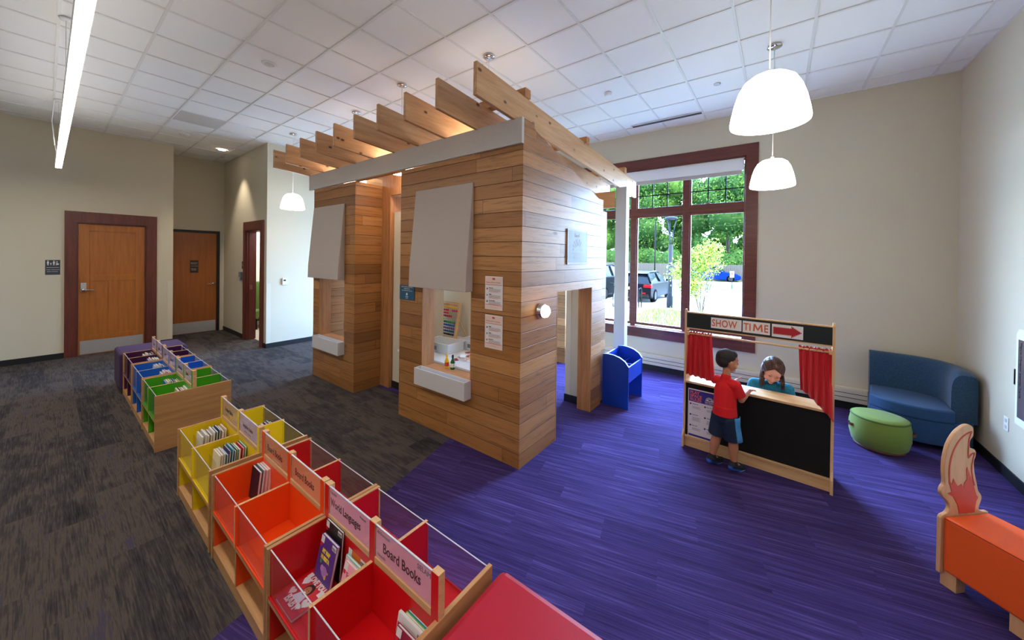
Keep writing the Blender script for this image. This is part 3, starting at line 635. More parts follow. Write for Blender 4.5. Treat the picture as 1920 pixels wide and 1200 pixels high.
# rafters
for i in range(10):
    x = -1.985 - .4605 * i
    b = MB(); y0, y1 = 2.08, 6.08; z0 = 3.262; z1 = z0 - .066 * (y1 - y0)
    b.prism([(y0, z0), (y1, z1), (y1, z1 + .27), (y0, z0 + .27)], x, x + .038, 'yz')
    b.build('rafter', 'pine', ph, bevel=.002)
for y in (2.78, 4.12, 5.50):
    zt = 3.532 - .066 * (y - 2.08)
    MB().box(-6.15, -1.93, y - .045, y + .045, zt, zt + .085).build('roof_crosspiece', 'pinex', ph, bevel=.002)
MB().box(-6.1, -2.0, 5.22, 5.26, 2.735, 2.985).build('rear_beam', 'pinex', ph)
for x0 in (-1.995, -4.1, -6.1): MB().box(x0, x0 + .165, 5.265, 5.40, 0, 3.045).build('post', (176, 174, 174), ph, bevel=.003)

t = thing('wall_lamp', 'round chrome wall lamp glowing beside the playhouse doorway', 'wall lamp', (SX, 2.957, 1.43))
RY = Matrix.Translation((SX, 2.957, 1.43)) @ Matrix.Rotation(R(90), 4, 'Y')
MB().lathe([(0, 0), (.078, 0), (.078, .012), (.066, .03), (.066, .05), (.05, .05)], T=RY).build('base_ring', 'chrome', t)
MB().lathe([(.06, .04), (.062, .06), (.056, .085), (.036, .102), (0, .106)], T=RY).build('globe', 'globe', t)
# plaque
C = card('etched_plaque', 'grey etched metal plaque over the playhouse doorway', 'plaque', (SX, 3.49, 1.885), YD, ZU, .512, .40, (124, 128, 132), .012)
rects(C, [(.0, .0, .512, .02), (0, .38, .512, .40), (0, .02, .02, .38), (.492, .02, .512, .38)], 'greypaint', 'rim')
EG = pmat((150, 140, 142), .7)
for k in range(9): a = k * pi / 8; poly(C, [(.26 + .05 * cos(a), .17 + .05 * sin(a)), (.26 + .13 * cos(a + .08), .17 + .13 * sin(a + .08)), (.26 + .13 * cos(a - .08), .17 + .13 * sin(a - .08))], EG, 'etched_mark')
put(C, 'Reed', .17, .315, .06, EG); rects(C, [(.13, .12, .38, .128), (.16, .095, .35, .102), (.15, .07, .36, .077)], EG, 'etched_line')
# posters on the front wall
def notice(o, label, icons):
    C = card('instruction_sheet', label, 'sign', o, XD, ZU, .222, .325, 'paper', .003, 'laminated sheets on the playhouse front')
    rects(C, [(.008, .245, .214, .317), (.008, .008, .214, .045)], 'paleband', 'band'); rects(C, [(.008, .24, .214, .244), (.008, .046, .214, .05)], 'redink', 'rule')
    poly(C, [(.095, .292), (.125, .292), (.128, .302), (.118, .312), (.11, .306), (.102, .314), (.092, .303)], 'redink', 'emblem', off=.0008)
    put(C, 'Restaurant Skills for Pre-Readers', .014, .262, .0135, 'ink', bold=.0003)
    for k, (h, c) in enumerate(icons):
        z = .208 - k * .062; put(C, h, .05, z, .011, 'ink', bold=.0005)
        rects(C, [(.05, z - .008 - j * .007, .2 - .01 * (j % 2), z - .0055 - j * .007) for j in range(3)], 'greyink', 'small_print'); rects(C, [(.05, z - .029 - j * .007, .2 - .03 * j, z - .0265 - j * .007) for j in range(2)], 'redink', 'red_print')
        poly(C, circ(.028, z - .006, .010, 8), c, 'icon')
    put(C, 'Let’s Pretend', .075, .02, .013, 'redink')
notice((-2.31, FY - .0045, 1.443), 'upper white sheet with red lines taped to the playhouse front', [('Name Tags', (190, 60, 70)), ('Talking', (150, 150, 155)), ('Act Out Reading', (60, 110, 60))])
notice((-2.306, FY - .0045, 1.064), 'lower white sheet with red lines taped to the playhouse front', [('Singing', (180, 60, 90)), ('Playing', (140, 140, 150)), ('Sorting Food', (230, 110, 40))])
C = card('sponsor_sign', 'teal sign with white writing beside the big awning', 'sign', (-3.70, FY - .0055, 1.425), XD, ZU, .285, .175, 'tealp', .005)
put(C, 'EARLY LITERACY PLAY SPACE', .142, .15, .0165, 'paper', align='CENTER'); put(C, 'SUPPORTED BY', .142, .128, .0165, 'paper', align='CENTER'); put(C, 'THE COMMUNITY FRIENDS', .142, .106, .0165, 'paper', align='CENTER')
poly(C, circ(.142, .07, .016, 16), 'paper', 'emblem'); put(C, 'FRIENDS', .142, .035, .014, 'paper', align='CENTER'); put(C, 'LIBRARY', .142, .018, .012, 'paper', align='CENTER')
C = card('photo_print', 'white bordered photo print on the playhouse inner wall', 'picture', (-4.158, 3.32, 1.18), YD, ZU, .26, .34, 'paper', .003)
rects(C, [(.02, .05, .22, .26)], pmat((96, 70, 62)), 'photo'); rects(C, [(.04, .08, .16, .14), (.09, .16, .2, .2)], pmat((200, 206, 214)), 'photo_detail')
# play table and its things
t = thing('play_table', 'long white play table seen through the playhouse window', 'table', (-3.3, 3.4, 0))
MB().box(-4.10, -2.45, 2.88, 4.0, .655, .68).build('table_top', 'white', t, bevel=.004)
for lx in (-4.06, -2.53):
    for ly in (2.92, 3.92): MB().box(lx, lx + .045, ly, ly + .045, 0, .655).build('leg', 'steel', t)
def tote(x, y, w, d, h, label, rz=0):
    t = thing('storage_bin', label, 'bin', (x, y, .68), rz, 'white bins on the play table')
    b = MB(); th = .006
    b.box(-w / 2, w / 2, -d / 2, -d / 2 + th, 0, h); b.box(-w / 2, w / 2, d / 2 - th, d / 2, 0, h); b.box(-w / 2, -w / 2 + th, -d / 2 + th, d / 2 - th, 0, h); b.box(w / 2 - th, w / 2, -d / 2 + th, d / 2 - th, 0, h); b.box(-w / 2, w / 2, -d / 2, d / 2, 0, .006)
    b.build('tub', 'white', t, local=True)
    b = MB(); r = .014; b.box(-w / 2 - r, w / 2 + r, -d / 2 - r, -d / 2 + .002, h - .012, h); b.box(-w / 2 - r, w / 2 + r, d / 2 - .002, d / 2 + r, h - .012, h); b.box(-w / 2 - r, -w / 2 + .002, -d / 2, d / 2, h - .012, h); b.box(w / 2 - .002, w / 2 + r, -d / 2, d / 2, h - .012, h); b.build('rim', 'white', t, local=True)
    MB().box(-.03, .03, -d / 2 - .018, -d / 2 - .012, .04, .09).build('label_holder', 'greyink', t, local=True)
tote(-3.62, 3.28, .46, .30, .13, 'white plastic bin nearest the sill bottles on the play table', .05)
tote(-3.32, 3.62, .42, .28, .13, 'white plastic bin of cutlery in the middle of the play table')
tote(-2.84, 3.70, .30, .24, .13, 'white plastic bin at the right rear of the play table')
for k in range(5):
    tag(MB().cap((-3.42 + .05 * k, 3.55, .76), (-3.36 + .05 * k, 3.68, .80), .008, .014, 8).build('play_utensil', 'steel' if k % 2 else 'blk'), 'toy utensil lying in the middle white bin', 'utensil', 'toy utensils in the middle bin')
def bottle(x, y, z, body, cap_, label):
    t = thing('toy_bottle', label, 'toy bottle', (x, y, z))
    MB().lathe([(0, 0), (.026, 0), (.027, .01), (.027, .08), (.012, .115), (.011, .135), (0, .135)], n=20).build('bottle_body', body, t, local=True)
    MB().lathe([(.012, .128), (.013, .155), (.006, .165), (0, .165)], n=16).build('cap', cap_, t, local=True)
    MB().lathe([(.0275, .025), (.0275, .07)], n=20).build('bottle_label', (222, 70, 50) if cap_[0] > 100 else (220, 226, 210), t, local=True)
bottle(-3.03, 2.80, .669, (240, 200, 40), (240, 190, 30), 'yellow toy squeeze bottle on the playhouse window ledge')
bottle(-2.945, 2.81, .669, (26, 98, 52), (16, 60, 34), 'dark green toy bottle on the playhouse window ledge')
random.seed(3)
for k in range(16):
    x, y = -3.10 + random.uniform(-.1, .34), 3.08 + random.uniform(-.12, .18)
    c = [(226, 222, 218), (196, 26, 34), (232, 228, 224), (150, 20, 26), (210, 160, 120)][k % 5]; a = random.uniform(0, 3)
    Tm = Matrix.Translation((x, y, .681 + .0045 * k)) @ Matrix.Rotation(a, 4, 'Z')
    tag(MB().box(-.05, .05, -.03, .03, 0, .004, T=Tm).build('menu_card', c, bevel=.001), 'small red and white play food card scattered on the table', 'card', 'scattered play cards')
tag(MB().box(-2.78, -2.56, 3.22, 3.40, .681, .70).build('tablet_tray', (40, 46, 58), bevel=.003), 'flat dark tray at the right side of the play table', 'tray')
# abacus
t = thing('abacus', 'big wooden abacus with rows of coloured beads leaning on the inner wall', 'abacus', (-4.2, 3.93, .68))
Ta = Matrix.Translation((-3.93, 3.80, .68)) @ Matrix.Rotation(R(-10), 4, 'X')
b = MB(); b.box(-.02, .02, -.015, .015, 0, .56, T=Ta); b.build('side_rail', 'birchz', t)
b = MB(); b.box(-.52, -.48, -.015, .015, 0, .56, T=Ta); b.build('side_rail', 'birchz', t)
MB().box(-.5, 0, -.012, .012, .0, .03, T=Ta).build('bottom_rail', 'birch', t); MB().box(-.5, 0, -.008, .008, .545, .56, T=Ta).build('top_rail', 'birch', t)
MB().cap(Ta @ Vector((0, .02, .3)), (-3.88, 3.995, .695), .012, .012).build('rear_strut', 'birch', t)
bc = [(214, 160, 104), (240, 196, 20), (222, 40, 110), (226, 54, 30), (196, 20, 36), (120, 200, 40), (20, 130, 60), (20, 90, 170), (110, 70, 150), (20, 70, 130), (20, 22, 28)]
nb = [10, 10, 9, 6, 8, 4, 10, 10, 10, 10, 10]
for r in range(11):
    z = .52 - .046 * r
    MB().tube(Ta @ Vector((-.48, 0, z)), Ta @ Vector((-.02, 0, z)), .003, n=6).build('rod', 'birch', t)
    b = MB()
    for k in range(nb[r]):
        xx = -.46 + .043 * k; xx = xx + (.06 if (r == 2 and k > 5) else 0)
        b.ell(Ta @ Vector((xx, 0, z)), (.019, .018, .018), n=10)
    b.build('bead_row', pmat(bc[r], .35), t)
    t.children[-1]['kind'] = 'stuff' if False else ''
for ch in t.children:
    if 'kind' in ch: del ch['kind']

# ================================================================== BOOK BROWSER UNITS
Y0, Y1, YC = .648, 1.25, .935
def unit(x0, x1, c, c2, label, signs, zt=.535, name='book_browser_bin'):
    """double sided bin: c = colour on the near side, c2 on the far side"""
    t = thing(name, label, 'book bin', ((x0 + x1) / 2, (Y0 + Y1) / 2, 0))
    xm = (x0 + x1) / 2; e = .021; zf, zm = .30, .075; zp = .715 + (zt - .535)
    mm = ['lamy', c, c2]
    for xa, xb, face in ((x0, x0 + e, '+x'), (x1 - e, x1, '-x')):
        MB().box(xa, xb, Y0, Y1, 0, zt).build('end_panel', 'lamy', t, bevel=.002)
        xi = xb if face == '+x' else xa - .0
        for ya, yb, ci in ((Y0 + .012, YC - .012, c), (YC + .026, Y1 - .012, c2)):
            b = MB()
            if face == '+x': b.box(xb, xb + .002, ya, yb, zm, zt - .004)
            else: b.box(xa - .002, xa, ya, yb, zm, zt - .004)
            b.build('panel_lining', ci, t)
    # centre divider
    b = MB(); b.box(x0 + e, x1 - e, YC - .01, YC + .022, zm, zt + .0, 0, {'+y': 1}); b.build('centre_divider', [c, c2], t)
    pw = .045
    pm = ['plyedge', c, c2]
    for xa, xb in ((x0 + .002, x0 + pw), (xm - pw / 2, xm + pw / 2), (x1 - pw, x1 - .002)):
        MB().box(xa, xb, YC - .011, YC + .023, zt - .03, zp, 0, {'-y': 1, '+y': 2}).build('divider_post', pm, t, bevel=.0015)
    for k, (xa, xb) in enumerate(((x0 + pw, xm - pw / 2), (xm + pw / 2, x1 - pw))):
        MB().box(xa, xb, YC - .012, YC + .024, zt - .001, zt + .028).build('sign_ledge', 'plyedge', t, bevel=.001)
        s = signs[k] if signs else None
        pl = MB().box(xa, xb, YC - .006, YC - .002, zt + .028, zp - .012); MB_ = pl
        if s:
            pn = MB().box(xa, xb, YC - .004, YC - .001, zt + .028, zp - .014).build('sign_card', s[0], t)
            text(s[1], s[2], (xa + s[4], YC - .0045, zt + s[5]), XD, ZU, 'ink', pn, sx=s[3], bold=.0004)
            for (st, sz, dx, dz) in s[6]: text(st, sz, (xa + dx, YC - .0045, zt + dz), XD, ZU, 'greyink', pn)
        MB().box(xa, xb, YC - .0078, YC - .0058, zt + .028, zp - .006).build('sign_cover', 'acr', t)
        MB().box(xa, xb, YC - .0078, YC - .0002, zp - .008, zp - .004).build('cover_edge', 'acre', t)
    for (ya, yb, ci, sgn) in ((Y0, YC - .01, c, 1), (YC + .022, Y1, c2, -1)):
        MB().box(x0 + e, x1 - e, ya + .004, yb, zf - .02, zf, 0, {'+z': 1}).build('bin_floor', ['lamx', ci], t)
        MB().box(x0 + e, x1 - e, ya + .006, yb, zm - .015, zm).build('lower_shelf', 'lamx', t)
        MB().box(xm - .009, xm + .009, min(ya + (.0 if sgn > 0 else .0), yb), yb, zf, zt - .004, 0, {'-x': 1, '+x': 1}).build('bin_divider', ['plyedge', ci], t, bevel=.001)
        MB().box(xm - .009, xm + .009, ya + .006, yb, zm, zf - .02, 0, {'-x': 1, '+x': 1}).build('lower_divider', ['lamy', ci], t)
        yf = Y0 + .012 if sgn > 0 else Y1 - .016; ye = Y0 + .004 if sgn > 0 else Y1 - .012
        for xa, xb in ((x0 + e + .002, xm - .009), (xm + .009, x1 - e - .002)):
            MB().box(xa, xb, yf, yf + .004, zf + .001, zt - .008).build('clear_front', 'acr', t)
            MB().box(xa, xb, yf - .0005, yf + .0045, zt - .008, zt - .0055).build('clear_front_edge', 'acre', t)
            MB().box(xa, xb, (yf - .008) if sgn > 0 else yf + .006, (yf - .002) if sgn > 0 else yf + .012, zf + .0, zf + .008).build('groove_strip', ci, t)
        MB().box(x0 + e, x1 - e, ya + .008 if sgn > 0 else yb - .02, ya + .02 if sgn > 0 else yb - .008, .0, zm - .015).build('plinth', 'lamx', t)
    return t
RED, DRED, ORG, YEL = pmat((216, 14, 22), .35), pmat((196, 10, 26), .35), pmat((244, 78, 18), .35), pmat((240, 206, 18), .35)
ORR = pmat((206, 26, 14), .35); GRN = pmat((66, 162, 22), .35); BLU = pmat((20, 98, 196), .35); PUR = pmat((66, 20, 66), .35)
BBk = lambda c, dx=.05, ex=(): (c, 'Board Books', .062, .78, dx, .07, list(ex))
unit(-1.955, -1.03, RED, DRED, 'cherry red double-sided book bin next to the red bench', [('pinkp', 'World Languages', .058, .72, .012, .078, [('Español', .02, .01, .142), ('Français', .017, .30, .14)]), ('pinkp', 'Board Books', .064, .80, .055, .072, [('SELAM', .03, .30, .135), ('Af-Soomaali', .02, .01, .142), ('Hmoob', .02, .012, .04)])])
unit(-2.88, -1.962, ORG, ORR, 'orange double-sided book bin between the red one and the yellow one', [BBk('orangep', .04), BBk('orangep', .05)])
unit(-3.845, -2.93, YEL, YEL, 'yellow double-sided book bin at the far end of the near row', [('peachc', 'October Babies', .046, .72, .05, .085, [('library picks', .022, .08, .05)]), ('lilacp', 'Imagination Station', .042, .66, .07, .085, [('stories to share', .022, .1, .05)])])
unit(-5.585, -4.815, GRN, GRN, 'green double-sided book bin facing the yellow one across a gap', [('lilacp', 'New Books', .05, .7, .05, .08, []), ('lilacp', 'Stories', .05, .7, .05, .08, [])], .552)
unit(-6.36, -5.59, BLU, BLU, 'blue double-sided book bin between the green and the purple ones', [('lilacp', 'Animals', .05, .7, .05, .08, []), ('lilacp', 'Things That Go', .045, .6, .02, .08, [])], .56)
unit(-7.135, -6.365, PUR, PUR, 'dark purple double-sided book bin beside the purple bench', [('lilacp', 'Colors', .05, .7, .05, .08, []), ('lilacp', 'Family', .05, .7, .05, .08, [])], .568)
# benches at the ends of the rows
t = thing('red_bench', 'red vinyl bench pushed against the end of the near book bins', 'bench', (-.55, .95, 0))
MB().box(-1.012, -.12, .60, 1.305, .30, .505).build('cushion', 'redv', t, bevel=.035); MB().box(-1.01, -.13, .615, 1.29, .03, .31).build('base', 'redv', t, bevel=.01); MB().box(-.98, -.18, .66, 1.25, 0, .03).build('plinth', 'blk', t)
t = thing('purple_bench', 'purple upholstered bench beyond the far end of the book bins', 'bench', (-7.45, .95, 0))
MB().box(-7.745, -7.142, .617, 1.31, .06, .56).build('body', 'purplef', t, bevel=.03)
for lx in (-7.68, -7.28):
    for ly in (.68, 1.2): MB().box(lx, lx + .06, ly, ly + .05, 0, .07).build('foot', 'blk', t)

# ================================================================== BOOKS
def bookmesh(w, h, th, cover, T, board=False):
    cm, pg = MB(), MB(); e = .0022 if not board else .003
    cm.box(0, w, 0, e, 0, h, T=T); cm.box(0, w, th - e, th, 0, h, T=T); cm.box(0, e, e, th - e, 0, h, T=T)
    pg.box(e, w - .003, e, th - e, .003, h - .003, T=T); return cm, pg
def book(label, x, y, z, w, h, th, cover, lean=8, yaw=0, group=None, T=None, roll=0, extras=None, pages='paper'):
    T = T or (Matrix.Translation((x, y, z)) @ Matrix.Rotation(R(yaw), 4, 'Z') @ Matrix.Rotation(R(-lean), 4, 'X') @ Matrix.Rotation(R(roll), 4, 'Y'))
    t = thing('picture_book', label, 'book', tuple(T.translation), 0, group)
    cm, pg = bookmesh(w, h, th, cover, T); c = cm.build('cover', cover, t, bevel=.001); pg.build('pages', pages, t)
    if extras: extras(t, T, w, h, c)
    return t
def on(t, T, s, size, x, z, m, sx=1, bold=.0006, name='title'):
    xd = (T.to_3x3() @ Vector((1, 0, 0))); up = (T.to_3x3() @ Vector((0, 0, 1)))
    return text(s, size, T @ Vector((x, -.0008, z)), xd, up, m, t, name, sx=sx, bold=bold)
def patch(t, T, pts, m, name, e=.0006, off=0):
    n = len(pts); vs = [T @ Vector((a, -k - off, c)) for k in (0, e) for a, c in pts]
    return MB().add(vs, [tuple(range(n)), tuple(range(n, 2 * n))[::-1]] + [(i, (i + 1) % n, n + (i + 1) % n, n + i) for i in range(n)]).build(name, m, t)
def rect(x0, z0, x1, z1): return [(x0, z0), (x1, z0), (x1, z1), (x0, z1)]
def stickers(t, T, w, h, c=None):
    patch(t, T, rect(.004, h - .034, .034, h - .004), 'paper', 'spine_label'); patch(t, T, rect(.004, h - .05, .022, h - .034), (214, 24, 44), 'genre_dot', .0008)
    patch(t, T, rect(w - .042, h - .028, w - .004, h - .006), 'paper', 'barcode_label')
    b = MB()
    for k in range(9): 
        x = w - .039 + k * .0037; vs = [T @ Vector((a, -e2, cc)) for e2 in (.0006, .0011) for a, cc in rect(x, h - .025, x + .0018, h - .014)]
        b.add(vs, [(0, 1, 2, 3), (4, 7, 6, 5), (0, 4, 5, 1), (1, 5, 6, 2), (2, 6, 7, 3), (3, 7, 4, 0)])
    b.build('barcode', 'ink', t)
# red bin, left compartment
def ex_nap(t, T, w, h, c):
    stickers(t, T, w, h)
    on(t, T, 'MY NAP', .026, .035, .125, (244, 226, 60), .8, .001); on(t, T, 'MI SIESTA', .024, .032, .098, (244, 226, 60), .8, .001)
    patch(t, T, circ(.085, .055, .028, 16, .8), (176, 130, 204), 'pig_body'); patch(t, T, circ(.062, .062, .014, 12), (190, 146, 214), 'pig_head', .0012); patch(t, T, circ(.10, .036, .009, 10), (236, 190, 90), 'plush_toy', .0012)
    patch(t, T, circ(.04, .085, .009, 8), (60, 160, 90), 'cushion_patch', .001); patch(t, T, circ(.118, .06, .007, 3), (240, 200, 40), 'star', .001)
def ex_love(t, T, w, h, c):
    patch(t, T, rect(.004, h - .03, .03, h - .004), 'paper', 'spine_label'); patch(t, T, rect(w - .034, h - .05, w - .006, h - .02), 'paper', 'barcode_label')
    on(t, T, 'LOVE YOU,', .036, .024, .142, 'paper', .78, .0016); on(t, T, 'BABY', .046, .04, .022, (238, 214, 222), .9, .0016)
    heart = lambda cx, cy, s: [(cx + s * (16 * sin(a) ** 3) / 16, cy + s * (13 * cos(a) - 5 * cos(2 * a) - 2 * cos(3 * a) - cos(4 * a)) / 16) for a in [2 * pi * k / 22 for k in range(22)]]
    for cx, cy, s, col in ((.03, .128, .022, 'paper'), (.03, .065, .02, (238, 200, 208)), (.15, .07, .024, 'paper'), (.138, .045, .016, 'paper')): patch(t, T, heart(cx, cy, s), col, 'heart', .0008)
    patch(t, T, [(.055, .05), (.125, .05), (.118, .085), (.095, .098), (.07, .088)], (216, 206, 230), 'child_shirt', .001)
    patch(t, T, circ(.092, .113, .027, 18, 1.05), (52, 34, 30), 'child_hair', .0012); patch(t, T, circ(.09, .105, .02, 18, 1.1), (176, 116, 86), 'child_face', .0018)
    for dx in (-.008, .008): patch(t, T, circ(.09 + dx, .109, .0022, 8), 'ink', 'eye', .0022)
    patch(t, T, [(.082, .097), (.098, .097), (.09, .091)], 'paper', 'smile', .0022)
def ex_pink(t, T, w, h, c):
    stickers(t, T, w, h); on(t, T, 'To Soar', .026, .03, .12, (196, 40, 110), .8, .001); on(t, T, 'By My', .028, .03, .09, (110, 60, 150), .8, .001); on(t, T, 'Side', .028, .04, .06, (196, 40, 110), .8, .001); patch(t, T, circ(.06, .03, .02, 10), (240, 200, 90), 'drawing')
def ex_orange(t, T, w, h, c):
    stickers(t, T, w, h); patch(t, T, rect(.0, .03, w, .1), (206, 92, 20), 'drawing_ground'); patch(t, T, circ(.11, .1, .02, 14, 1.2), (238, 180, 140), 'drawing_face', .001); patch(t, T, circ(.05, .13, .003, 6), 'ink', 'dot', .001); patch(t, T, circ(.068, .128, .003, 6), 'ink', 'dot', .001)
def ex_abc(t, T, w, h, c):
    stickers(t, T, w, h); on(t, T, 'ABC', .05, .022, .078, (40, 120, 206), .75, .002); on(t, T, 'Zoo', .066, .09, .052, (60, 140, 214), .7, .002)
    patch(t, T, [(.046, .122), (.12, .118), (.125, .145), (.05, .15)], (250, 206, 40), 'banner'); on(t, T, 'Los Animales', .013, .052, .128, (200, 60, 40), .9)
def ex_plain(t, T, w, h, c): stickers(t, T, w, h)
zf = .301
book('black and white board book standing behind the purple one in the red bin', -1.90, .893, zf, .165, .25, .012, (26, 24, 26), 4, extras=ex_plain)
book('purple board book with yellow lettering leaning in the red bin', -1.878, .835, zf + .012, .155, .195, .016, (84, 50, 140), 13, extras=ex_nap)
Tl = Matrix.Translation((-1.893, .668, zf + .020)) @ Matrix.Rotation(R(-90), 4, 'X')
book('red board book with hearts and a child lying flat in the red bin', 0, 0, 0, .18, .172, .018, (204, 46, 62), T=Matrix.Translation((-1.893, .668, zf + .0185)) @ Matrix.Rotation(R(-90), 4, 'X'), extras=ex_love)
book('orange board book propped against the divider in the red bin', -1.70, .905, zf, .155, .195, .014, (222, 112, 22), 6, extras=ex_orange)
book('mint green board book between the orange and pink ones', -1.685, .876, zf, .15, .175, .012, (140, 206, 190), 9, extras=ex_plain)
book('pink board book with magenta lettering half behind the bin divider', -1.662, .845, zf, .145, .175, .014, (240, 170, 186), 14, extras=ex_pink)
# red bin, right compartment
book('white board book with big blue letters in the right compartment of the red bin', -1.235, .858, zf, .165, .185, .012, (232, 234, 232), 10, extras=ex_abc)
book('maroon board book in front of the white alphabet book', -1.20, .815, zf, .15, .18, .014, (146, 32, 66), 14, extras=ex_plain)
book('lime green board book behind the alphabet book', -1.215, .884, zf, .15, .175, .012, (140, 190, 60), 7)
book('teal and cream board book at the back of the right red compartment', -1.21, .903, zf, .15, .178, .012, (30, 160, 172), 5)
# orange bin
book('dark blue board book standing first in the orange bin', -2.885, .842, zf, .165, .205, .016, (22, 26, 44), 6)
book('grey-blue board book second in the orange bin', -2.885, .862, zf, .165, .21, .016, (96, 130, 140), 6)
book('rose board book third in the orange bin', -2.88, .882, zf, .165, .205, .016, (214, 166, 160), 5)
book('cream board book last before the divider in the orange bin', -2.88, .902, zf, .165, .205, .016, (226, 214, 196), 4)
def rack(x, y0, y1, z, w, label):
    t = thing('book_rack', label, 'book rack', (x, y0, z), 0, 'clear racks in the yellow bin')
    for y in (y0, y1): MB().box(x, x + w, y, y + .003, z + .002, z + .17).build('end_plate', 'acr', t)
    b = MB()
    for zz in (.05, .085, .12): b.path([(x + w + .004, y0, z + zz), (x + w + .004, y1 + .003, z + zz)], .0014, 6)
    b.path([(x + w + .004, y0, z + .002), (x + w + .004, y0, z + .13)], .0014, 6); b.path([(x + w + .004, (y0 + y1) / 2, z + .002), (x + w + .004, (y0 + y1) / 2, z + .13)], .0014, 6)
    b.build('wire_front', 'steel', t); MB().box(x, x + w, y0, y1, z + .0002, z + .002).build('rack_base', 'acr', t); return t
rack(-3.335, .735, .915, zf, .17, 'clear wire-fronted rack of books in the right yellow compartment'); rack(-3.79, .735, .915, zf, .17, 'clear wire-fronted rack of books in the left yellow compartment')
ordn = ['first', 'second', 'third', 'fourth', 'fifth', 'sixth', 'seventh', 'eighth', 'ninth', 'tenth', 'eleventh', 'twelfth']
def row(specs, x, y0, dy, z, where, group, w=.155, h=.19, lean=5, jit=.01, leans=None):
    y = y0
    for k, (c, nm) in enumerate(specs):
        th = dy * .62
        book('%s picture book, %s from the front in %s' % (nm, ordn[k], where), x + random.uniform(-jit, jit), y, z, w, h + random.uniform(-.012, .008), th, c, lean + random.uniform(-1, 1), group=group)
        y += dy
random.seed(11)
row([((236, 224, 196), 'cream bear'), ((214, 206, 190), 'beige'), ((224, 220, 214), 'white'), ((60, 120, 176), 'blue'), ((84, 70, 120), 'violet'), ((40, 150, 176), 'turquoise'), ((24, 70, 140), 'navy'), ((40, 120, 80), 'green'), ((226, 222, 224), 'pale'), ((196, 30, 60), 'crimson'), ((60, 160, 150), 'sea green')], -3.325, .742, .0155, zf + .003, 'the right yellow compartment', 'books in the right yellow compartment', h=.2, lean=4)
# bear on the first cream book
row([((216, 214, 208), 'pale'), ((206, 204, 200), 'silvery'), ((196, 200, 204), 'grey'), ((190, 178, 172), 'taupe'), ((224, 222, 220), 'white'), ((60, 100, 130), 'slate blue'), ((40, 72, 110), 'dark blue'), ((232, 228, 222), 'ivory'), ((214, 190, 168), 'tan')], -3.78, .742, .0185, zf + .003, 'the left yellow compartment', 'books in the left yellow compartment', h=.195, lean=4)
row([((30, 90, 60), 'dark green'), ((24, 84, 160), 'blue'), ((226, 224, 226), 'white'), ((90, 30, 100), 'purple'), ((20, 140, 140), 'teal'), ((20, 20, 24), 'black')], -3.60, 1.09, .021, zf, 'the far-side left yellow compartment', 'books on the far side of the yellow bin', h=.175, lean=4)
zg = .301
row([((30, 110, 170), 'blue'), ((224, 226, 224), 'white'), ((240, 214, 90), 'yellow'), ((60, 150, 190), 'sky blue'), ((30, 60, 110), 'navy')], -5.57, .80, .017, zg, 'the left green compartment', 'books in the left green compartment', w=.15, h=.215, lean=3)
row([((226, 222, 214), 'cream'), ((200, 190, 180), 'beige')], -5.53, .895, .017, zg, 'the rear of the left green compartment', 'books in the left green compartment', w=.14, h=.20, lean=3)
row([((206, 196, 190), 'beige'), ((120, 60, 70), 'brown red'), ((222, 218, 210), 'cream'), ((232, 230, 228), 'white')], -5.18, .84, .021, zg, 'the right green compartment', 'books in the right green compartment', w=.15, h=.20, lean=3)
row([((200, 210, 214), 'grey'), ((224, 224, 222), 'white'), ((180, 196, 206), 'pale blue'), ((220, 214, 200), 'cream'), ((60, 170, 200), 'cyan'), ((60, 52, 60), 'dark')], -6.34, .82, .018, zg, 'the left blue compartment', 'books in the left blue compartment', w=.15, h=.225, lean=3)
row([((196, 190, 186), 'grey'), ((226, 222, 218), 'white'), ((206, 90, 70), 'rust'), ((214, 208, 200), 'cream'), ((226, 224, 222), 'pale')], -5.95, .83, .018, zg, 'the right blue compartment', 'books in the right blue compartment', w=.15, h=.225, lean=3)
row([((214, 206, 160), 'straw'), ((226, 222, 214), 'white'), ((110, 60, 60), 'maroon'), ((216, 214, 214), 'pale'), ((90, 70, 70), 'brown')], -7.11, .82, .02, zg, 'the left purple compartment', 'books in the left purple compartment', w=.15, h=.235, lean=3)
row([((90, 70, 160), 'violet'), ((220, 220, 224), 'white'), ((206, 204, 206), 'silvery'), ((214, 210, 200), 'cream'), ((226, 224, 220), 'pale')], -6.72, .81, .022, zg, 'the right purple compartment', 'books in the right purple compartment', w=.15, h=.235, lean=3)

# ================================================================== PUPPET THEATRE
def LT_(loc, rz): return Matrix.Translation(loc) @ Matrix.Rotation(rz, 4, 'Z')
t = thing('puppet_theater', 'birch puppet theatre with black panels under a SHOW TIME header', 'puppet theatre', (-.773, 4.077, 0), -.050)
L = dict(parent=t, local=True)
side = [(-.05, 0), (.33, 0), (.33, .03), (.29, .14), (.245, .70), (.055, 1.41), (.035, 1.437), (.012, 1.437), (0, 1.41), (0, .24), (-.012, .18), (-.05, .12)]
for x in (0, 1.157): MB().prism(side, x, x + .02, 'yz').build('side_upright', 'birchz', bevel=.003, **L)
MB().box(.02, 1.157, .002, .02, 0, .10).box(.02, 1.157, -.014, .02, .10, .116).build('base_board', 'birch', **L)
MB().box(.02, 1.157, .006, .018, .116, .668).build('front_panel', 'felt', **L)
MB().box(.015, 1.162, -.012, .235, .668, .69).build('counter', 'birch', bevel=.003, **L)
MB().box(.02, 1.157, .004, .02, 1.245, 1.40).build('header_board', 'dkgreen', **L)
MB().box(.02, 1.157, .0, .024, 1.40, 1.412).box(.02, 1.157, .0, .024, 1.236, 1.246).build('header_edge', 'birch', **L)
MB().tube((.02, .03, 1.182), (1.157, .03, 1.182), .0095).build('curtain_rod', 'birch', **L)
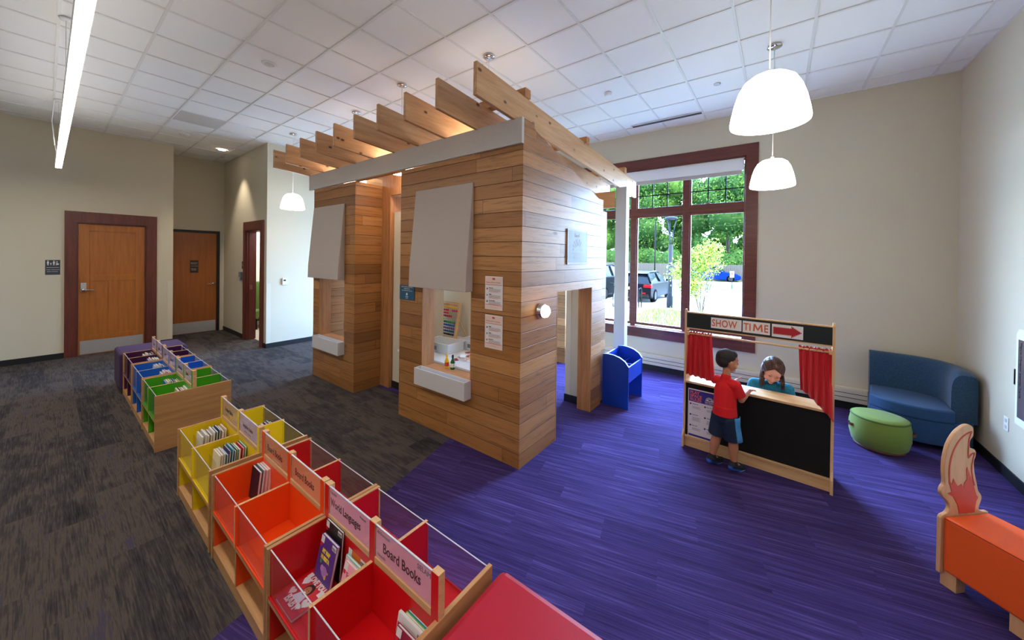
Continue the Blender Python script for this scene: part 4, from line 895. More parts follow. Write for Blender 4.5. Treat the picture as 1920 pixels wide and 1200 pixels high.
for x in (.02, 1.137): MB().box(x, x + .02, .012, .05, 1.165, 1.20).build('rod_bracket', 'birchz', **L)
MB().box(.02, 1.157, .20, .215, .30, .60).build('back_rail', 'birch', **L)
def cardL(x0, x1, z0, z1, tilt=0): return MB().box(x0, x1, .0015, .0035, z0, z1).build('header_card', 'paper', **L)
c1 = cardL(.245, .505, 1.272, 1.378); text('SHOW', .098, (.252, .001, 1.292), XD, ZU, 'orange', c1, local=True, sx=.70, bold=.0020, sp=1.06)
c2 = cardL(.515, .728, 1.268, 1.378); text('TI', .098, (.522, .001, 1.290), XD, ZU, 'orange', c2, local=True, sx=.70, bold=.0020, sp=1.06); text('E', .098, (.681, .001, 1.290), XD, ZU, 'orange', c2, local=True, sx=.72, bold=.0020)
mx_ = .598; MB().prism([(mx_, 1.290), (mx_ + .013, 1.290), (mx_ + .015, 1.335), (mx_ + .033, 1.300), (mx_ + .043, 1.300), (mx_ + .061, 1.335), (mx_ + .063, 1.290), (mx_ + .076, 1.290), (mx_ + .071, 1.358), (mx_ + .058, 1.358), (mx_ + .038, 1.318), (mx_ + .018, 1.358), (mx_ + .005, 1.358)], .0004, .0012, 'xz').build('lettering', 'orange', c2, local=True)
c3 = cardL(.742, .965, 1.262, 1.378)
ap = [(.750, 1.286), (.882, 1.286), (.882, 1.266), (.959, 1.320), (.882, 1.374), (.882, 1.354), (.750, 1.354)]
MB().prism(ap, .0007, .0013, 'xz').build('arrow', 'arrow', c3, local=True)
b = MB()
for (p, q) in zip(ap, ap[1:] + ap[:1]):
    n = max(2, int(math.dist(p, q) / .0125))
    for k in range(n):
        cx, cz = [p[i] + (q[i] - p[i]) * k / n for i in (0, 1)]; cx += (.85 - cx) * .035; cz += (1.32 - cz) * .10
        b.prism([(cx + .0026 * cos(a), cz + .0026 * sin(a)) for a in [2 * pi * j / 6 for j in range(6)]], .0001, .0006, 'xz')
b.build('arrow_bulb_dots', 'dots', c3, local=True)
po = MB().box(.045, .325, .0035, .0055, .112, .612).build('rules_poster', 'paper', **L)
pl = lambda x0, x1, z0, z1, m, nm='print': MB().box(x0, x1, .0027, .0034, z0, z1).build(nm, m, po, local=True)
pl(.052, .318, .480, .602, 'violet', 'header_band'); pl(.052, .318, .120, .140, 'violet', 'footer_band')
for k, s in enumerate(('PLAY', 'SPACE', 'RULES')): text(s, .042, (.064, .0022, .562 - .036 * k), XD, ZU, 'coral', po, local=True, sx=.92, bold=.001)
cx, cz = .245, .522
for k in range(13):
    a = pi * (k + .5) / 13; r0, r1 = .017, .038; dx = .0015
    MB().prism([(cx + r0 * cos(a) - dx * sin(a), cz + r0 * sin(a) + dx * cos(a)), (cx + r0 * cos(a) + dx * sin(a), cz + r0 * sin(a) - dx * cos(a)), (cx + r1 * cos(a) + dx * sin(a), cz + r1 * sin(a) - dx * cos(a)), (cx + r1 * cos(a) - dx * sin(a), cz + r1 * sin(a) + dx * cos(a))], .0020, .0026, 'xz').build('sun_ray', 'paper', po, local=True)
MB().prism([(cx - .04, cz - .004), (cx + .04, cz - .004), (cx + .02, cz + .006), (cx, cz + .002), (cx - .02, cz + .008)], .0020, .0026, 'xz').build('horizon', 'paper', po, local=True)
text('SUN PRAIRIE', .0165, (.203, .0022, .499), XD, ZU, 'paper', po, local=True, sx=.8, bold=.0003); text('PUBLIC LIBRARY', .0115, (.203, .0022, .486), XD, ZU, 'paper', po, local=True, sx=.8)
for col, x0 in ((0, .06), (1, .195)):
    for r in range(3):
        z = .455 - r * .112 - (.004 if col else 0)
        MB().prism([(x0 + .01 + .009 * cos(a), z + .009 * sin(a)) for a in [2 * pi * j / 12 for j in range(12)]], .0020, .0030, 'xz').build('bullet', (62, 30, 110), po, local=True)
        text([['Respect the', 'Keep it tidy', 'Share toys'], ['Stay with kids', 'Gentle hands', 'Ask for help']][col][r], .0135, (x0 + .026, .0022, z - .002), XD, ZU, 'violet', po, local=True, sx=.85, bold=.0003)
        b = MB()
        for j in range(5 if r == 1 else 3): b.box(x0 + .026, x0 + .105 - .012 * (j % 2), .0022, .0026, z - .026 - j * .0085, z - .0225 - j * .0085)
        b.build('small_print', (150, 152, 166), po, local=True)
def curtain(name, x0, x1, zt, xb0, xb1, zb, nf, yb=(0, 0), tie=.0):
    NU, NV = 60, 26; vs = []
    for j in range(NV + 1):
        v = j / NV
        for i in range(NU + 1):
            u = i / NU; xa = x0 + (x1 - x0) * u; xb = xb0 + (xb1 - xb0) * u; zbb = zb(u)
            x = xa + (xb - xa) * v ** 1.3; z = zt + (zbb - zt) * v
            amp = .006 + .012 * v if v > .1 else .008
            y = .030 + amp * sin(2 * pi * nf * u + 1.3 * v * sin(3 * u)) + .004 * sin(2 * pi * nf * 2.3 * u + 4 * v) + (yb[0] + (yb[1] - yb[0]) * u) * max(0, v - .35) ** 1.2
            if .045 < v < .09: y = .030 + .014 * sin(2 * pi * nf * 1.7 * u)
            if v < .03: z += .006 * sin(2 * pi * nf * 1.7 * u)
            vs.append((x, y, z))
    fs = [(j * (NU + 1) + i, j * (NU + 1) + i + 1, (j + 1) * (NU + 1) + i + 1, (j + 1) * (NU + 1) + i) for j in range(NV) for i in range(NU)]
    o = MB().add(vs, fs, 0, True).build(name, 'cloth', local=True, parent=None)
    return o
for nm, lab, a in (('curtain', 'left red curtain of the puppet theatre', (.024, .25, 1.205, .022, .292, lambda u: .745 - .035 * u ** 2, 5, (-.02, -.03))), ('curtain', 'right red curtain of the puppet theatre, its corner pulled over the counter', (.937, 1.155, 1.207, .955, 1.172, lambda u: .80 - .19 * max(0, u - .1) ** 1.1 - (.03 if u > .9 else 0) * 0, 5, (.05, -.19)))):
    o = curtain(nm, *a); s = o.modifiers.new('thick', 'SOLIDIFY'); s.thickness = .0022
    o.location = t.location; o.rotation_euler = t.rotation_euler; tag(o, lab, 'curtain', 'theatre curtains')

# ================================================================== PEOPLE
def V(*a): return Vector(a)
def frame(c, f, up=(0, 0, 1), s=1.0):
    f = Vector(f).normalized(); r = f.cross(Vector(up)).normalized(); u = r.cross(f)
    return Matrix.Translation(c) @ Matrix(((r.x, f.x, u.x), (r.y, f.y, u.y), (r.z, f.z, u.z))).to_4x4() @ Matrix.Scale(s, 4)
def headmesh(b, T):
    s = T.to_scale()[0]
    def e(c, r): b.ell((0, 0, 0), r, T=T @ Matrix.Translation(c), n=20)
    e((0, -.014, .022), (.071, .086, .084)); e((0, .020, -.028), (.056, .060, .066)); e((0, .036, -.070), (.030, .030, .030)); e((0, .030, .03), (.058, .052, .046))
    for k in (-1, 1): e((k * .032, .042, -.038), (.025, .026, .026)); e((k * .072, -.008, -.012), (.008, .017, .026)); e((k * .026, .066, -.002), (.014, .012, .010)); e((k * .028, .068, .020), (.020, .012, .007))
    b.cap(T @ V(0, .076, .004), T @ V(0, .092, -.022), .006 * s, .0105 * s, 10)
    for k in (-1, 1): e((k * .009, .082, -.026), (.006, .008, .006))
    e((0, .074, -.049), (.017, .011, .0055)); e((0, .073, -.058), (.015, .010, .0055)); e((0, .062, -.083), (.015, .013, .012))
def face(t, T, lip=True):
    for k in (-1, 1):
        MB().ell((0, 0, 0), (.0100, .0080, .0060), T=T @ Matrix.Translation((k * .027, .0675, .001)), n=14).build('eye', 'eyew', t)
        MB().ell((0, 0, 0), (.0046, .003, .0046), T=T @ Matrix.Translation((k * .027, .0742, -.0008)), n=12).build('iris', 'iris', t)
        MB().cap(T @ V(k * .015, .0800, .0245), T @ V(k * .040, .0700, .0215), .0019, .0013, 8).build('eyebrow', 'brow', t)
        MB().cap(T @ V(k * .0175, .0755, .0055), T @ V(k * .0365, .0715, .005), .0013, .0012, 6).build('eyelid', 'brow', t)
    MB().cap(T @ V(-.0185, .0760, -.0475), T @ V(-.004, .0825, -.0535), .0022, .0034, 8).cap(T @ V(-.004, .0825, -.0535), T @ V(.004, .0825, -.0535), .0034, .0034, 8).cap(T @ V(.004, .0825, -.0535), T @ V(.0185, .0760, -.0475), .0034, .0022, 8).build('lips', 'lips', t)
def hand(b, w, d, n, side, s=1.0, curl=(.35, .9)):
    w, d, n = Vector(w), Vector(d).normalized(), Vector(n).normalized(); n = (n - d * n.dot(d)).normalized(); l = d.cross(n).normalized()
    Rm = Matrix(((l.x, d.x, n.x), (l.y, d.y, n.y), (l.z, d.z, n.z))).to_4x4()
    b.ell((0, 0, 0), (.0225 * s, .030 * s, .0105 * s), T=Matrix.Translation(w + d * .028 * s) @ Rm, n=14)
    for i, (o, ln) in enumerate(((-.0185, .040), (-.0062, .045), (.0062, .042), (.0185, .033))):
        o *= side; p0 = w + d * .047 * s + l * o * s; dd = (d + l * o * 5).normalized()
        p1 = p0 + (dd * cos(curl[0]) - n * sin(curl[0])) * ln * .5 * s; p2 = p1 + (dd * cos(curl[1]) - n * sin(curl[1])) * ln * .5 * s
        b.cap(p0 - dd * .008 * s, p1, .0056 * s, .0052 * s, 8); b.cap(p1, p2, .0052 * s, .0044 * s, 8)
    t0 = w + d * .015 * s - l * side * .014 * s; t1 = t0 + (d * .6 - l * side * .75 - n * .2).normalized() * .024 * s; t2 = t1 + (d * .9 - l * side * .25 - n * .3).normalized() * .018 * s
    b.cap(t0, t1, .0075 * s, .0062 * s, 8); b.cap(t1, t2, .0062 * s, .0050 * s, 8)
# ---- boy, on tiptoe at the counter
boy = thing('person', 'small boy in red T-shirt and navy shorts on tiptoe at the theatre counter', 'person', (-.37, 3.88, 0))
fd = V(.50, .86, 0).normalized(); rt = V(.86, -.50, 0)
hip = V(-.372, 3.835, .50); chest = V(-.372, 3.868, .735); nk = V(-.372, 3.878, .85)
shL, shR = nk - rt * .078 + V(0, 0, -.045), nk + rt * .095 + V(0, 0, -.045)
HT = frame((-.362, 3.905, 1.000), (.80, .60, -.06), s=1.02)
hipL, hipR = hip - rt * .05 - V(0, 0, .02), hip + rt * .05 - V(0, 0, .02)
kL, kR = V(-.437, 3.862, .275), V(-.300, 3.845, .275); aL, aR = V(-.468, 3.835, .098), V(-.292, 3.842, .088)
bL, bR = aL + V(.040, .075, -.062), aR + V(.040, .060, -.058)
elL, elR = V(-.405, 4.005, .765), V(-.246, 3.862, .672); wL, wR = V(-.330, 4.120, .748), V(-.192, 4.010, .730)
b = MB(); headmesh(b, HT)
b.cap(nk - V(0, 0, .03), V(-.366, 3.888, .925), .036, .034); b.cap(hip, chest, .078, .082); b.cap(chest, nk - V(0, 0, .035), .080, .05); b.cap(shL, shR, .038, .038)
for h, k, a, f_ in ((hipL, kL, aL, bL), (hipR, kR, aR, bR)):
    b.cap(h, k, .058, .041); b.cap(k, k + (a - k) * .35 - fd * .006, .040, .042); b.cap(k + (a - k) * .35 - fd * .006, a, .042, .024); b.cap(a, f_, .024, .022)
for s_, e_, w_, d_, n_, sd in ((shL, elL, wL, (.55, .45, .62), (-.6, .2, .7), -1), (shR, elR, wR, (.35, .93, .0), (0, 0, 1), 1)):
    b.cap(s_, e_, .032, .025); b.cap(e_, e_ + (V(*w_) - e_) * .4, .0265, .0255); b.cap(e_ + (V(*w_) - e_) * .4, w_, .0255, .0165); hand(b, w_, d_, n_, sd, 1.0, (.25, .7) if sd > 0 else (.15, .5))
remesh(b.build('body', 'skinb', boy), .0035, 2)
face(boy, HT)
# hair: cropped cap
b = MB()
def he(c, r): b.ell((0, 0, 0), r, T=HT @ Matrix.Translation(c), n=22)
he((0, -.020, .036), (.0745, .086, .080)); he((0, -.045, .010), (.069, .060, .072)); he((0, .022, .064), (.058, .055, .040))
remesh(b.build('hair', 'hairb', boy), .004, 2)
b = MB(); b.cap(hip + V(0, 0, .045), chest, .096, .093, 18); b.cap(chest, nk - V(0, 0, .045), .091, .058, 18); b.cap(shL, shR, .049, .049); b.cap(nk - V(0, 0, .045), nk + V(0, 0, .004), .056, .044)
b.cap(hip + V(0, 0, .02), hip + V(0, 0, .10), .103, .095, 20, flat=True)
for s_, e_ in ((shL, elL), (shR, elR)): b.cap(s_, s_ + (e_ - s_) * .72, .047, .053, 16, flat=True); b.cap(s_, s_ + (e_ - s_) * .4, .048, .047, 16)
remesh(b.build('t_shirt', 'tee', boy), .004, 3)
b = MB(); b.cap(hip - V(0, 0, .0), hip + V(0, 0, .05), .090, .092, 20)
for h, k in ((hipL, kL), (hipR, kR)): b.cap(h + V(0, 0, .03), h + (k - h) * .86, .068, .076, 18, flat=True); b.cap(h, h + (k - h) * .3, .070, .07, 18)
remesh(b.build('shorts', 'shorts', boy), .004, 3)
k2 = hipR + (kR - hipR) * .86
b = MB(); oo = V(.075, -.006, 0)
vs = []; 
for j in range(9):
    p = (hipR + V(0, 0, .05)) + (k2 - hipR - V(0, 0, .05)) * j / 8; r_ = .0715 + .0065 * j / 8 + (.010 if j < 3 else 0) * (1 - j / 3)
    for i in range(7):
        a = -1.0 + 1.25 * i / 6; vs.append(p + V(cos(a) * r_, sin(a) * r_, 0))
b.add(vs, [(j * 7 + i, j * 7 + i + 1, (j + 1) * 7 + i + 1, (j + 1) * 7 + i) for j in range(8) for i in range(6)], 0, True)
o = b.build('shorts_side_stripe', 'stripe', boy); so = o.modifiers.new('thick', 'SOLIDIFY'); so.thickness = .004
for a_, f_ in ((aL, bL), (aR, bR)):
    d = (f_ - a_).normalized(); up = d.cross(V(d.y, -d.x, 0)).normalized(); up = up if up.z > 0 else -up
    toe = f_ + V(.026, .036, -.004); heel = a_ + V(-.014, -.030, -.020)
    b = MB(); b.cap(heel, f_, .030, .030, 16); b.cap(f_, toe, .030, .025, 16); b.cap(a_ + V(0, 0, .002), heel + (f_ - heel) * .4, .031, .030, 16)
    remesh(b.build('shoe', 'shoe', boy), .003, 2)
    dn = -up
    b = MB(); b.cap(heel + dn * .016, f_ + dn * .010, .026, .028, 14); b.cap(f_ + dn * .010, toe + V(0, 0, -.008), .028, .023, 14)
    remesh(b.build('shoe_sole', 'shoeb', boy), .003, 1)
    b = MB(); b.cap(f_ + dn * .012 + V(0, 0, -.003), toe + V(0, 0, -.0115), .0265, .0215, 14); remesh(b.build('sole_edge', 'sole', boy), .003, 1)
# ---- girl behind the counter
girl = thing('person', 'girl with long brown hair in a teal top smiling down behind the theatre counter', 'person', (0, 4.45, 0))
GT = frame((-.022, 4.350, .868), (.10, -.84, -.50), up=(.16, -.1, 1), s=1.16)
b = MB(); headmesh(b, GT)
ng = V(-.035, 4.42, .745)
b.cap(ng - V(0, 0, .03), V(-.03, 4.40, .82), .040, .038); gh = V(-.04, 4.56, .26); gc = V(-.04, 4.48, .56)
b.cap(gh, gc, .10, .105); b.cap(gc, ng - V(0, 0, .05), .10, .06); gsL, gsR = V(.095, 4.43, .685), V(-.170, 4.43, .685); b.cap(gsL, gsR, .048, .048)
for s_, k in ((gsL, 1), (gsR, -1)):
    e_ = s_ + V(.05 * k, .02, -.20); w_ = e_ + V(-.05 * k, -.04, -.16); b.cap(s_, e_, .042, .034); b.cap(e_, w_, .034, .024); hand(b, w_, (0, -.3, -1), (0, -1, .3), k, 1.15)
for k in (-1, 1):
    h = gh + V(.06 * k, 0, -.02); kn = h + V(.03 * k, -.09, -.16); b.cap(h, kn, .075, .058); b.cap(kn, kn + V(0, .30, -.005), .052, .035)
remesh(b.build('body', 'sking', girl), .004, 2); face(girl, GT)
b = MB(); b.cap(gh + V(0, 0, .02), gc, .118, .118, 18); b.cap(gc, ng - V(0, 0, .055), .112, .075, 18); b.cap(gsL, gsR, .060, .060, 16)
for s_, k in ((gsL, 1), (gsR, -1)): b.cap(s_, s_ + V(.03 * k, .012, -.12), .056, .058, 16, flat=True)
remesh(b.build('top', 'tealtop', girl), .0045, 3)
b = MB()
for k in (-1, 1):
    h = gh + V(.06 * k, 0, -.02); kn = h + V(.03 * k, -.09, -.16); b.cap(h, kn, .085, .066, 14); b.cap(kn, kn + V(0, .26, -.002), .060, .045, 14)
b.cap(gh + V(-.04, 0, 0), gh + V(.04, 0, 0), .11, .11, 14)
for v_i, v in enumerate(b.v): b.v[v_i] = (v[0], v[1], max(v[2], .004))
remesh(b.build('jeans', 'jean', girl), .006, 2)
b = MB()
def ge(c, r): b.ell((0, 0, 0), r, T=GT @ Matrix.Translation(c), n=22)
ge((0, -.030, .030), (.0755, .083, .080)); ge((0, -.045, -.005), (.074, .062, .080))
remesh(b.build('hair', 'hairg', girl), .004, 2)
random.seed(5)
b = MB()
for k in range(260):
    side = -1 if k % 2 else 1; ph_ = random.uniform(-1.55, .86) if k > 40 else random.uniform(.4, .88); EC, ER = V(0, -.014, .022), V(.0785, .0935, .0925)
    d0 = V(.10, sin(ph_), cos(ph_)).normalized(); d1 = V(side, .62 * ph_ / 1.1 - .05, -.36).normalized(); om = math.acos(max(-1, min(1, d0.dot(d1)))); q = []
    for g in (0, .22, .44, .66, .84, 1): dd = (d0 * sin((1 - g) * om) + d1 * sin(g * om)) / sin(om); q.append(EC + V(dd.x * ER.x, dd.y * ER.y, dd.z * ER.z))
    q[-1].x += side * .004
    w = [GT @ v for v in q]
    e = w[-1]; end = V(e.x + random.uniform(-.016, .016), e.y + random.uniform(-.006, .03), .705 + random.uniform(-.03, .05)); mid = e.lerp(end, .5) + V(side * random.uniform(-.004, .010), random.uniform(-.006, .006), 0)
    w += [mid, end]
    rs = [.0030, .0040, .0044, .0046, .0048, .0048, .0042, .0012]
    for a_, c_, r0, r1 in zip(w[:-1], w[1:], rs[:-1], rs[1:]): b.tube(a_, c_, r0, r1, 5)
b.build('hair_strands', 'hairg', girl)
b = MB()
for k in range(12):
    p0 = GT @ V(.05 + .02 * random.random(), -.02, .06); p0 = GT @ V(-.066, .0, .05); p1 = p0 + V(-.025 - .02 * random.random(), .0, -.05 - .02 * random.random()); p2 = p1 + V(-.012 * random.random(), 0, -.07)
    b.tube(p0, p1, .0009, .0008, 4).tube(p1, p2, .0008, .0005, 4)
b.build('flyaway_hair', 'hairg', girl)

# ================================================================== SEATING AND OTHER FURNITURE
def arc(pts, n=6):      # catmull-rom smoothing of an open line
    P = [pts[0]] + pts + [pts[-1]]; out = []
    for i in range(1, len(P) - 2):
        for k in range(n):
            u = k / n; q = []
            for d in (0, 1):
                a, b_, c, e = P[i - 1][d], P[i][d], P[i + 1][d], P[i + 2][d]
                q.append(.5 * (2 * b_ + (c - a) * u + (2 * a - 5 * b_ + 4 * c - e) * u * u + (3 * b_ - a - 3 * c + e) * u ** 3))
            out.append(tuple(q))
    return out + [pts[-1]]
t = thing('corner_sofa', 'curved blue upholstered corner sofa against the far right corner', 'sofa', (1.3, 6.0, 0))
front = arc([(.875, 5.80), (.97, 5.67), (1.13, 5.585), (1.30, 5.57), (1.48, 5.63)])
inner = arc([(1.475, 5.72), (1.495, 5.98), (1.44, 6.13), (1.30, 6.215), (1.12, 6.235), (.945, 6.235)])
outer = arc([(.955, 6.375), (1.25, 6.38), (1.47, 6.34), (1.60, 6.22), (1.665, 6.02), (1.665, 5.76)])
MB().prism(front + [(1.64, 5.76)] + [(1.66, 6.0), (1.60, 6.2), (1.46, 6.33), (1.25, 6.365), (.95, 6.365)], .06, .305, 'xy').build('base', 'bluef2', t, bevel=.01)
MB().prism([(x + .004, y - .012) for x, y in front] + [(1.478, 5.70)] + [(x + .005, y) for x, y in inner], .305, .435, 'xy').build('seat_cushion', 'bluef2', t, bevel=.025)
# backrest: lofted with rounded top
n1, n2 = len(inner), len(outer); m = 24
def samp(line, u):
    f = u * (len(line) - 1); i = min(int(f), len(line) - 2); g = f - i; return [line[i][d] + (line[i + 1][d] - line[i][d]) * g for d in (0, 1)]
b = MB(); vs = []
for k in range(m + 1):
    u = k / m; pi_ = samp(inner[::-1], u); po_ = samp(outer, u); zt = .845 - .02 * u
    if u > .9: zt -= .03 * ((u - .9) / .1) ** 2
    mx = lambda g: [pi_[d] + (po_[d] - pi_[d]) * g for d in (0, 1)]
    prof = [(0, .30), (0, .60), (.02, zt - .12), (.07, zt - .07), (.15, zt - .035), (.26, zt - .012), (.42, zt), (.75, zt - .002), (.90, zt - .015), (.97, zt - .04), (1, zt - .09), (1, .30)]
    for g, z in prof: x, y = mx(g); vs.append((x, y, z))
P_ = 12
b.add(vs, [(k * P_ + i, k * P_ + i + 1, (k + 1) * P_ + i + 1, (k + 1) * P_ + i) for k in range(m) for i in range(P_ - 1)], 0, True)
b.add([vs[i] for i in range(P_)], [tuple(range(P_))]); b.add([vs[m * P_ + i] for i in range(P_)], [tuple(range(P_))[::-1]])
o = b.build('backrest', 'bluef', t)
for fx, fy in ((1.0, 5.75), (1.40, 5.72), (1.02, 6.28), (1.58, 5.9)): MB().box(fx - .03, fx + .03, fy - .03, fy + .03, 0, .062).build('foot', 'blk', t)
t = thing('ottoman', 'round lime green ottoman with leather side handles', 'ottoman', (.888, 5.33, 0))
MB().lathe([(0, .02), (.185, .02), (.215, .05), (.235, .14), (.235, .24), (.222, .315)], n=48).build('side_cover', 'greenf', t, local=True)
MB().lathe([(.222, .315), (.215, .332), (.15, .343), (0, .347)], n=48).build('top_cover', 'greenf', t, local=True)
MB().lathe([(.218, .312), (.226, .318), (.225, .327), (.216, .330)], n=48).build('piping', 'piping', t, local=True)
MB().lathe([(0, 0), (.19, 0), (.2, .012), (.2, .03), (0, .03)], n=40).build('base_ring', 'strap', t, local=True)
for a in (R(197), R(-8)):
    b = MB()
    pts = [(a + da, r_) for da, r_ in ((-.16, .237), (-.1, .252), (0, .262), (.1, .252), (.16, .237))]
    for (a0, r0), (a1, r1) in zip(pts[:-1], pts[1:]):
        q = [(r * cos(x), r * sin(x)) for x, r in ((a0, r0), (a1, r1), (a1, r1 - .004), (a0, r0 - .004))]; b.prism(q, .20, .228, 'xy')
    b.build('handle', 'strap', t, local=True)
# fox bench
t = thing('fox_bench', 'orange vinyl bench ending in a wooden fox tail', 'bench', (.824, 3.28, 0), math.atan2(-.714, .70)); L = dict(parent=t, local=True)
MB().box(.0, .74, .004, .338, .10, .425).build('seat', 'orangev', bevel=.014, **L)
MB().box(.006, .74, .0035, .0075, .415, .4185).build('seat_piping', 'seam', **L)
tail = [(-.012, .415), (.0, .43), (.035, .443), (.052, .475), (.035, .512), (.0, .545), (-.012, .575), (-.004, .602), (.012, .625), (.006, .70), (.010, .775), (.034, .86), (.080, .925), (.135, .963), (.178, .973), (.208, .958), (.217, .93), (.213, .90), (.190, .872), (.192, .835), (.205, .824), (.226, .818), (.238, .80), (.236, .775), (.224, .742), (.230, .68), (.249, .608), (.262, .562), (.283, .535), (.288, .51), (.277, .480), (.268, .456), (.275, .440), (.30, .430), (.34, .427)]
tail = arc(tail, 3)
MB().prism(tail + [(.342, .08), (-.012, .08)], -.021, -.001, 'yz').build('tail_panel', 'foxwood', bevel=.004, **L)
E2 = .0012
red = [(.045, .64), (.062, .615), (.070, .652), (.088, .622), (.105, .600), (.130, .615), (.148, .592), (.152, .62), (.172, .640), (.165, .70), (.172, .716), (.190, .67), (.213, .625), (.236, .560), (.243, .538), (.258, .524), (.243, .500), (.232, .432), (.118, .432), (.104, .49), (.072, .540), (.030, .562), (.060, .572), (.048, .61)]
MB().prism(red, 0, E2, 'yz').build('tail_paint', 'foxred', **L)
line = [(.045, .62), (.040, .70), (.050, .77), (.075, .835), (.115, .888), (.160, .918), (.198, .930), (.180, .88), (.178, .84), (.176, .80), (.180, .772), (.20, .792), (.222, .796), (.212, .75), (.205, .70), (.215, .64), (.228, .60)]
line = arc(line[:7], 4) + arc(line[7:11], 4) + arc(line[11:], 4)
b = MB(); wd = .0042
for p, q in zip(line[:-1], line[1:]):
    dx, dz = q[0] - p[0], q[1] - p[1]; l_ = max(1e-6, math.hypot(dx, dz)); nx, nz = -dz / l_ * wd, dx / l_ * wd; ex, ez = dx / l_ * wd * .5, dz / l_ * wd * .5
    b.prism([(p[0] + nx - ex, p[1] + nz - ez), (p[0] - nx - ex, p[1] - nz - ez), (q[0] - nx + ex, q[1] - nz + ez), (q[0] + nx + ex, q[1] + nz + ez)], 0, E2, 'yz')
b.build('tail_outline', 'foxred', **L)
for a in (-.02, .258, .64):
    for w_ in (.02, .25): MB().box(a, a + .072, w_, w_ + .068, 0, .10).build('foot_block', 'foxwood', bevel=.002, **L)
# blue book bin
t = thing('blue_floor_bin', 'bright blue low book bin with arched sides beside the playhouse', 'book bin', (-1.68, 4.82, 0))
prof = [(-1.862, 0), (-1.512, 0), (-1.512, .555), (-1.56, .615), (-1.63, .655), (-1.71, .676), (-1.79, .682), (-1.862, .672)]
for y in (4.535, 5.10): MB().prism(prof, y, y + .022, 'xz').build('side_panel', ['binblue'], t, bevel=.003)
for y in (4.533, 5.098):
    b = MB(); pp = prof[2:]
    for p, q in zip(pp[:-1], pp[1:]): b.add([(p[0], y, p[1]), (q[0], y, q[1]), (q[0], y + .026, q[1] + .003), (p[0], y + .026, p[1] + .003), (p[0], y, p[1] + .003), (q[0], y, q[1] + .003)], [(0, 1, 5, 4), (4, 5, 2, 3)])
    b.build('edge_band', 'binedge', t)
MB().box(-1.535, -1.517, 4.557, 5.10, .34, .545).build('front_board', 'binblue', t, bevel=.002)
MB().box(-1.862, -1.842, 4.557, 5.10, .28, .655).build('rear_board', 'binblue', t); MB().box(-1.842, -1.535, 4.557, 5.10, .36, .375).build('bin_floor', 'binblue', t)
MB().box(-1.70, -1.685, 4.557, 5.10, .375, .52).build('bin_divider', 'binblue', t); MB().box(-1.842, -1.535, 4.82, 4.835, .375, .52).build('cross_divider', 'binblue', t)

# ================================================================== OUTSIDE THE WINDOWS
G = -.15
b = MB(); b.box(-70, 45, YW + .25, 28, G - .2, G); struct(b, 'pavement', 'asphalt', loc=(0, 20, G))
b = MB(); b.box(-70, 45, 28, 90, G - .2, G + .03); struct(b, 'lawn', 'grass', loc=(0, 50, G))
b = MB(); b.box(-40, 30, 34, 38.6, G, G + .045); struct(b, 'parking_lane', 'asphalt', loc=(0, 36, G))
b = MB(); b.box(-40, -4.25, 7.0, 14.85, G, G + .02); struct(b, 'stone_path', 'slab', loc=(-10, 10, G))
b = MB(); b.box(-4.25, -1.2, 8, 15.6, G, G + .015); struct(b, 'planting_bed', 'grass', loc=(-3, 12, G))
b = MB(); x = -45
while x < 20: b.box(x, x + .14, 41.0, 41.03, G, 1.48 + .03 * (int(x * 7) % 2)); x += .16
for zz in (.2, 1.1): b.box(-45, 20, 41.03, 41.09, zz, zz + .1)
tag(b.build('board_fence', 'fence'), 'long weathered grey board fence behind the parked cars', 'fence')
def crown(name, label, x, y, z0, h, r, mats, n, ls, seed, trunk=.25, inner=True, cat='tree', group=None, stems=1):
    random.seed(seed); t = thing(name, label, cat, (x, y, G), 0, group)
    blobs = []
    for k in range(max(7, int(r * 3))):
        a = random.uniform(0, 2 * pi); q = random.uniform(0, .72); hz = random.uniform(.12, .92)
        wr = sin(pi * min(max(hz, .15), .9)) ** .6
        blobs.append((V(x + cos(a) * q * r * wr, y + sin(a) * q * r * wr, z0 + hz * h), r * random.uniform(.30, .48)))
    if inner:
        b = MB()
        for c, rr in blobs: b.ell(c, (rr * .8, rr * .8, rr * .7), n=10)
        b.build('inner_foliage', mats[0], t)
    b = MB()
    for k in range(n):
        c, rr = random.choice(blobs); d = V(random.gauss(0, 1), random.gauss(0, 1), random.gauss(0, 1)).normalized()
        p = c + d * rr * (random.uniform(.75, 1.15) if inner else random.uniform(.1, 1.15)); u = V(random.gauss(0, 1), random.gauss(0, 1), random.gauss(0, 1)).normalized(); w_ = u.cross(d).normalized() if abs(u.dot(d)) < .98 else u.orthogonal(); s = ls * random.uniform(.5, 1.2)
        b.add([p - u * s, p + w_ * s * .5, p + u * s, p - w_ * s * .5], [(0, 1, 2, 3)], random.randrange(len(mats)))
    b.build('foliage', mats, t)
    b = MB()
    for k in range(stems):
        a = 2 * pi * k / stems; e = V(x + (cos(a) * r * .45 if stems > 1 else 0), y + (sin(a) * r * .45 if stems > 1 else 0), z0 + h * (.7 if stems > 1 else .5))
        b.tube((x + .06 * cos(a) * (stems > 1), y, G), e, trunk, trunk * .4, 8)
        if stems > 1: 
            for j in range(4): f0 = V(x, y, G).lerp(e, .4 + .12 * j); b.tube(f0, f0 + V(random.uniform(-.35, .35), random.uniform(-.3, .3), .4), trunk * .5, trunk * .2, 6)
    b.build('trunk', 'bark', t)
crown('oak_tree', 'dark leafed oak nearest behind the fence, left of the lamp post', -13.5, 46, 1.6, 11, 4.6, ['leafd', 'leafm'], 10500, .17, 1)
crown('oak_tree', 'big dark green oak filling the right window pane', -4.6, 47, 1.8, 12, 5.2, ['leafd', 'leafm'], 14000, .17, 2)
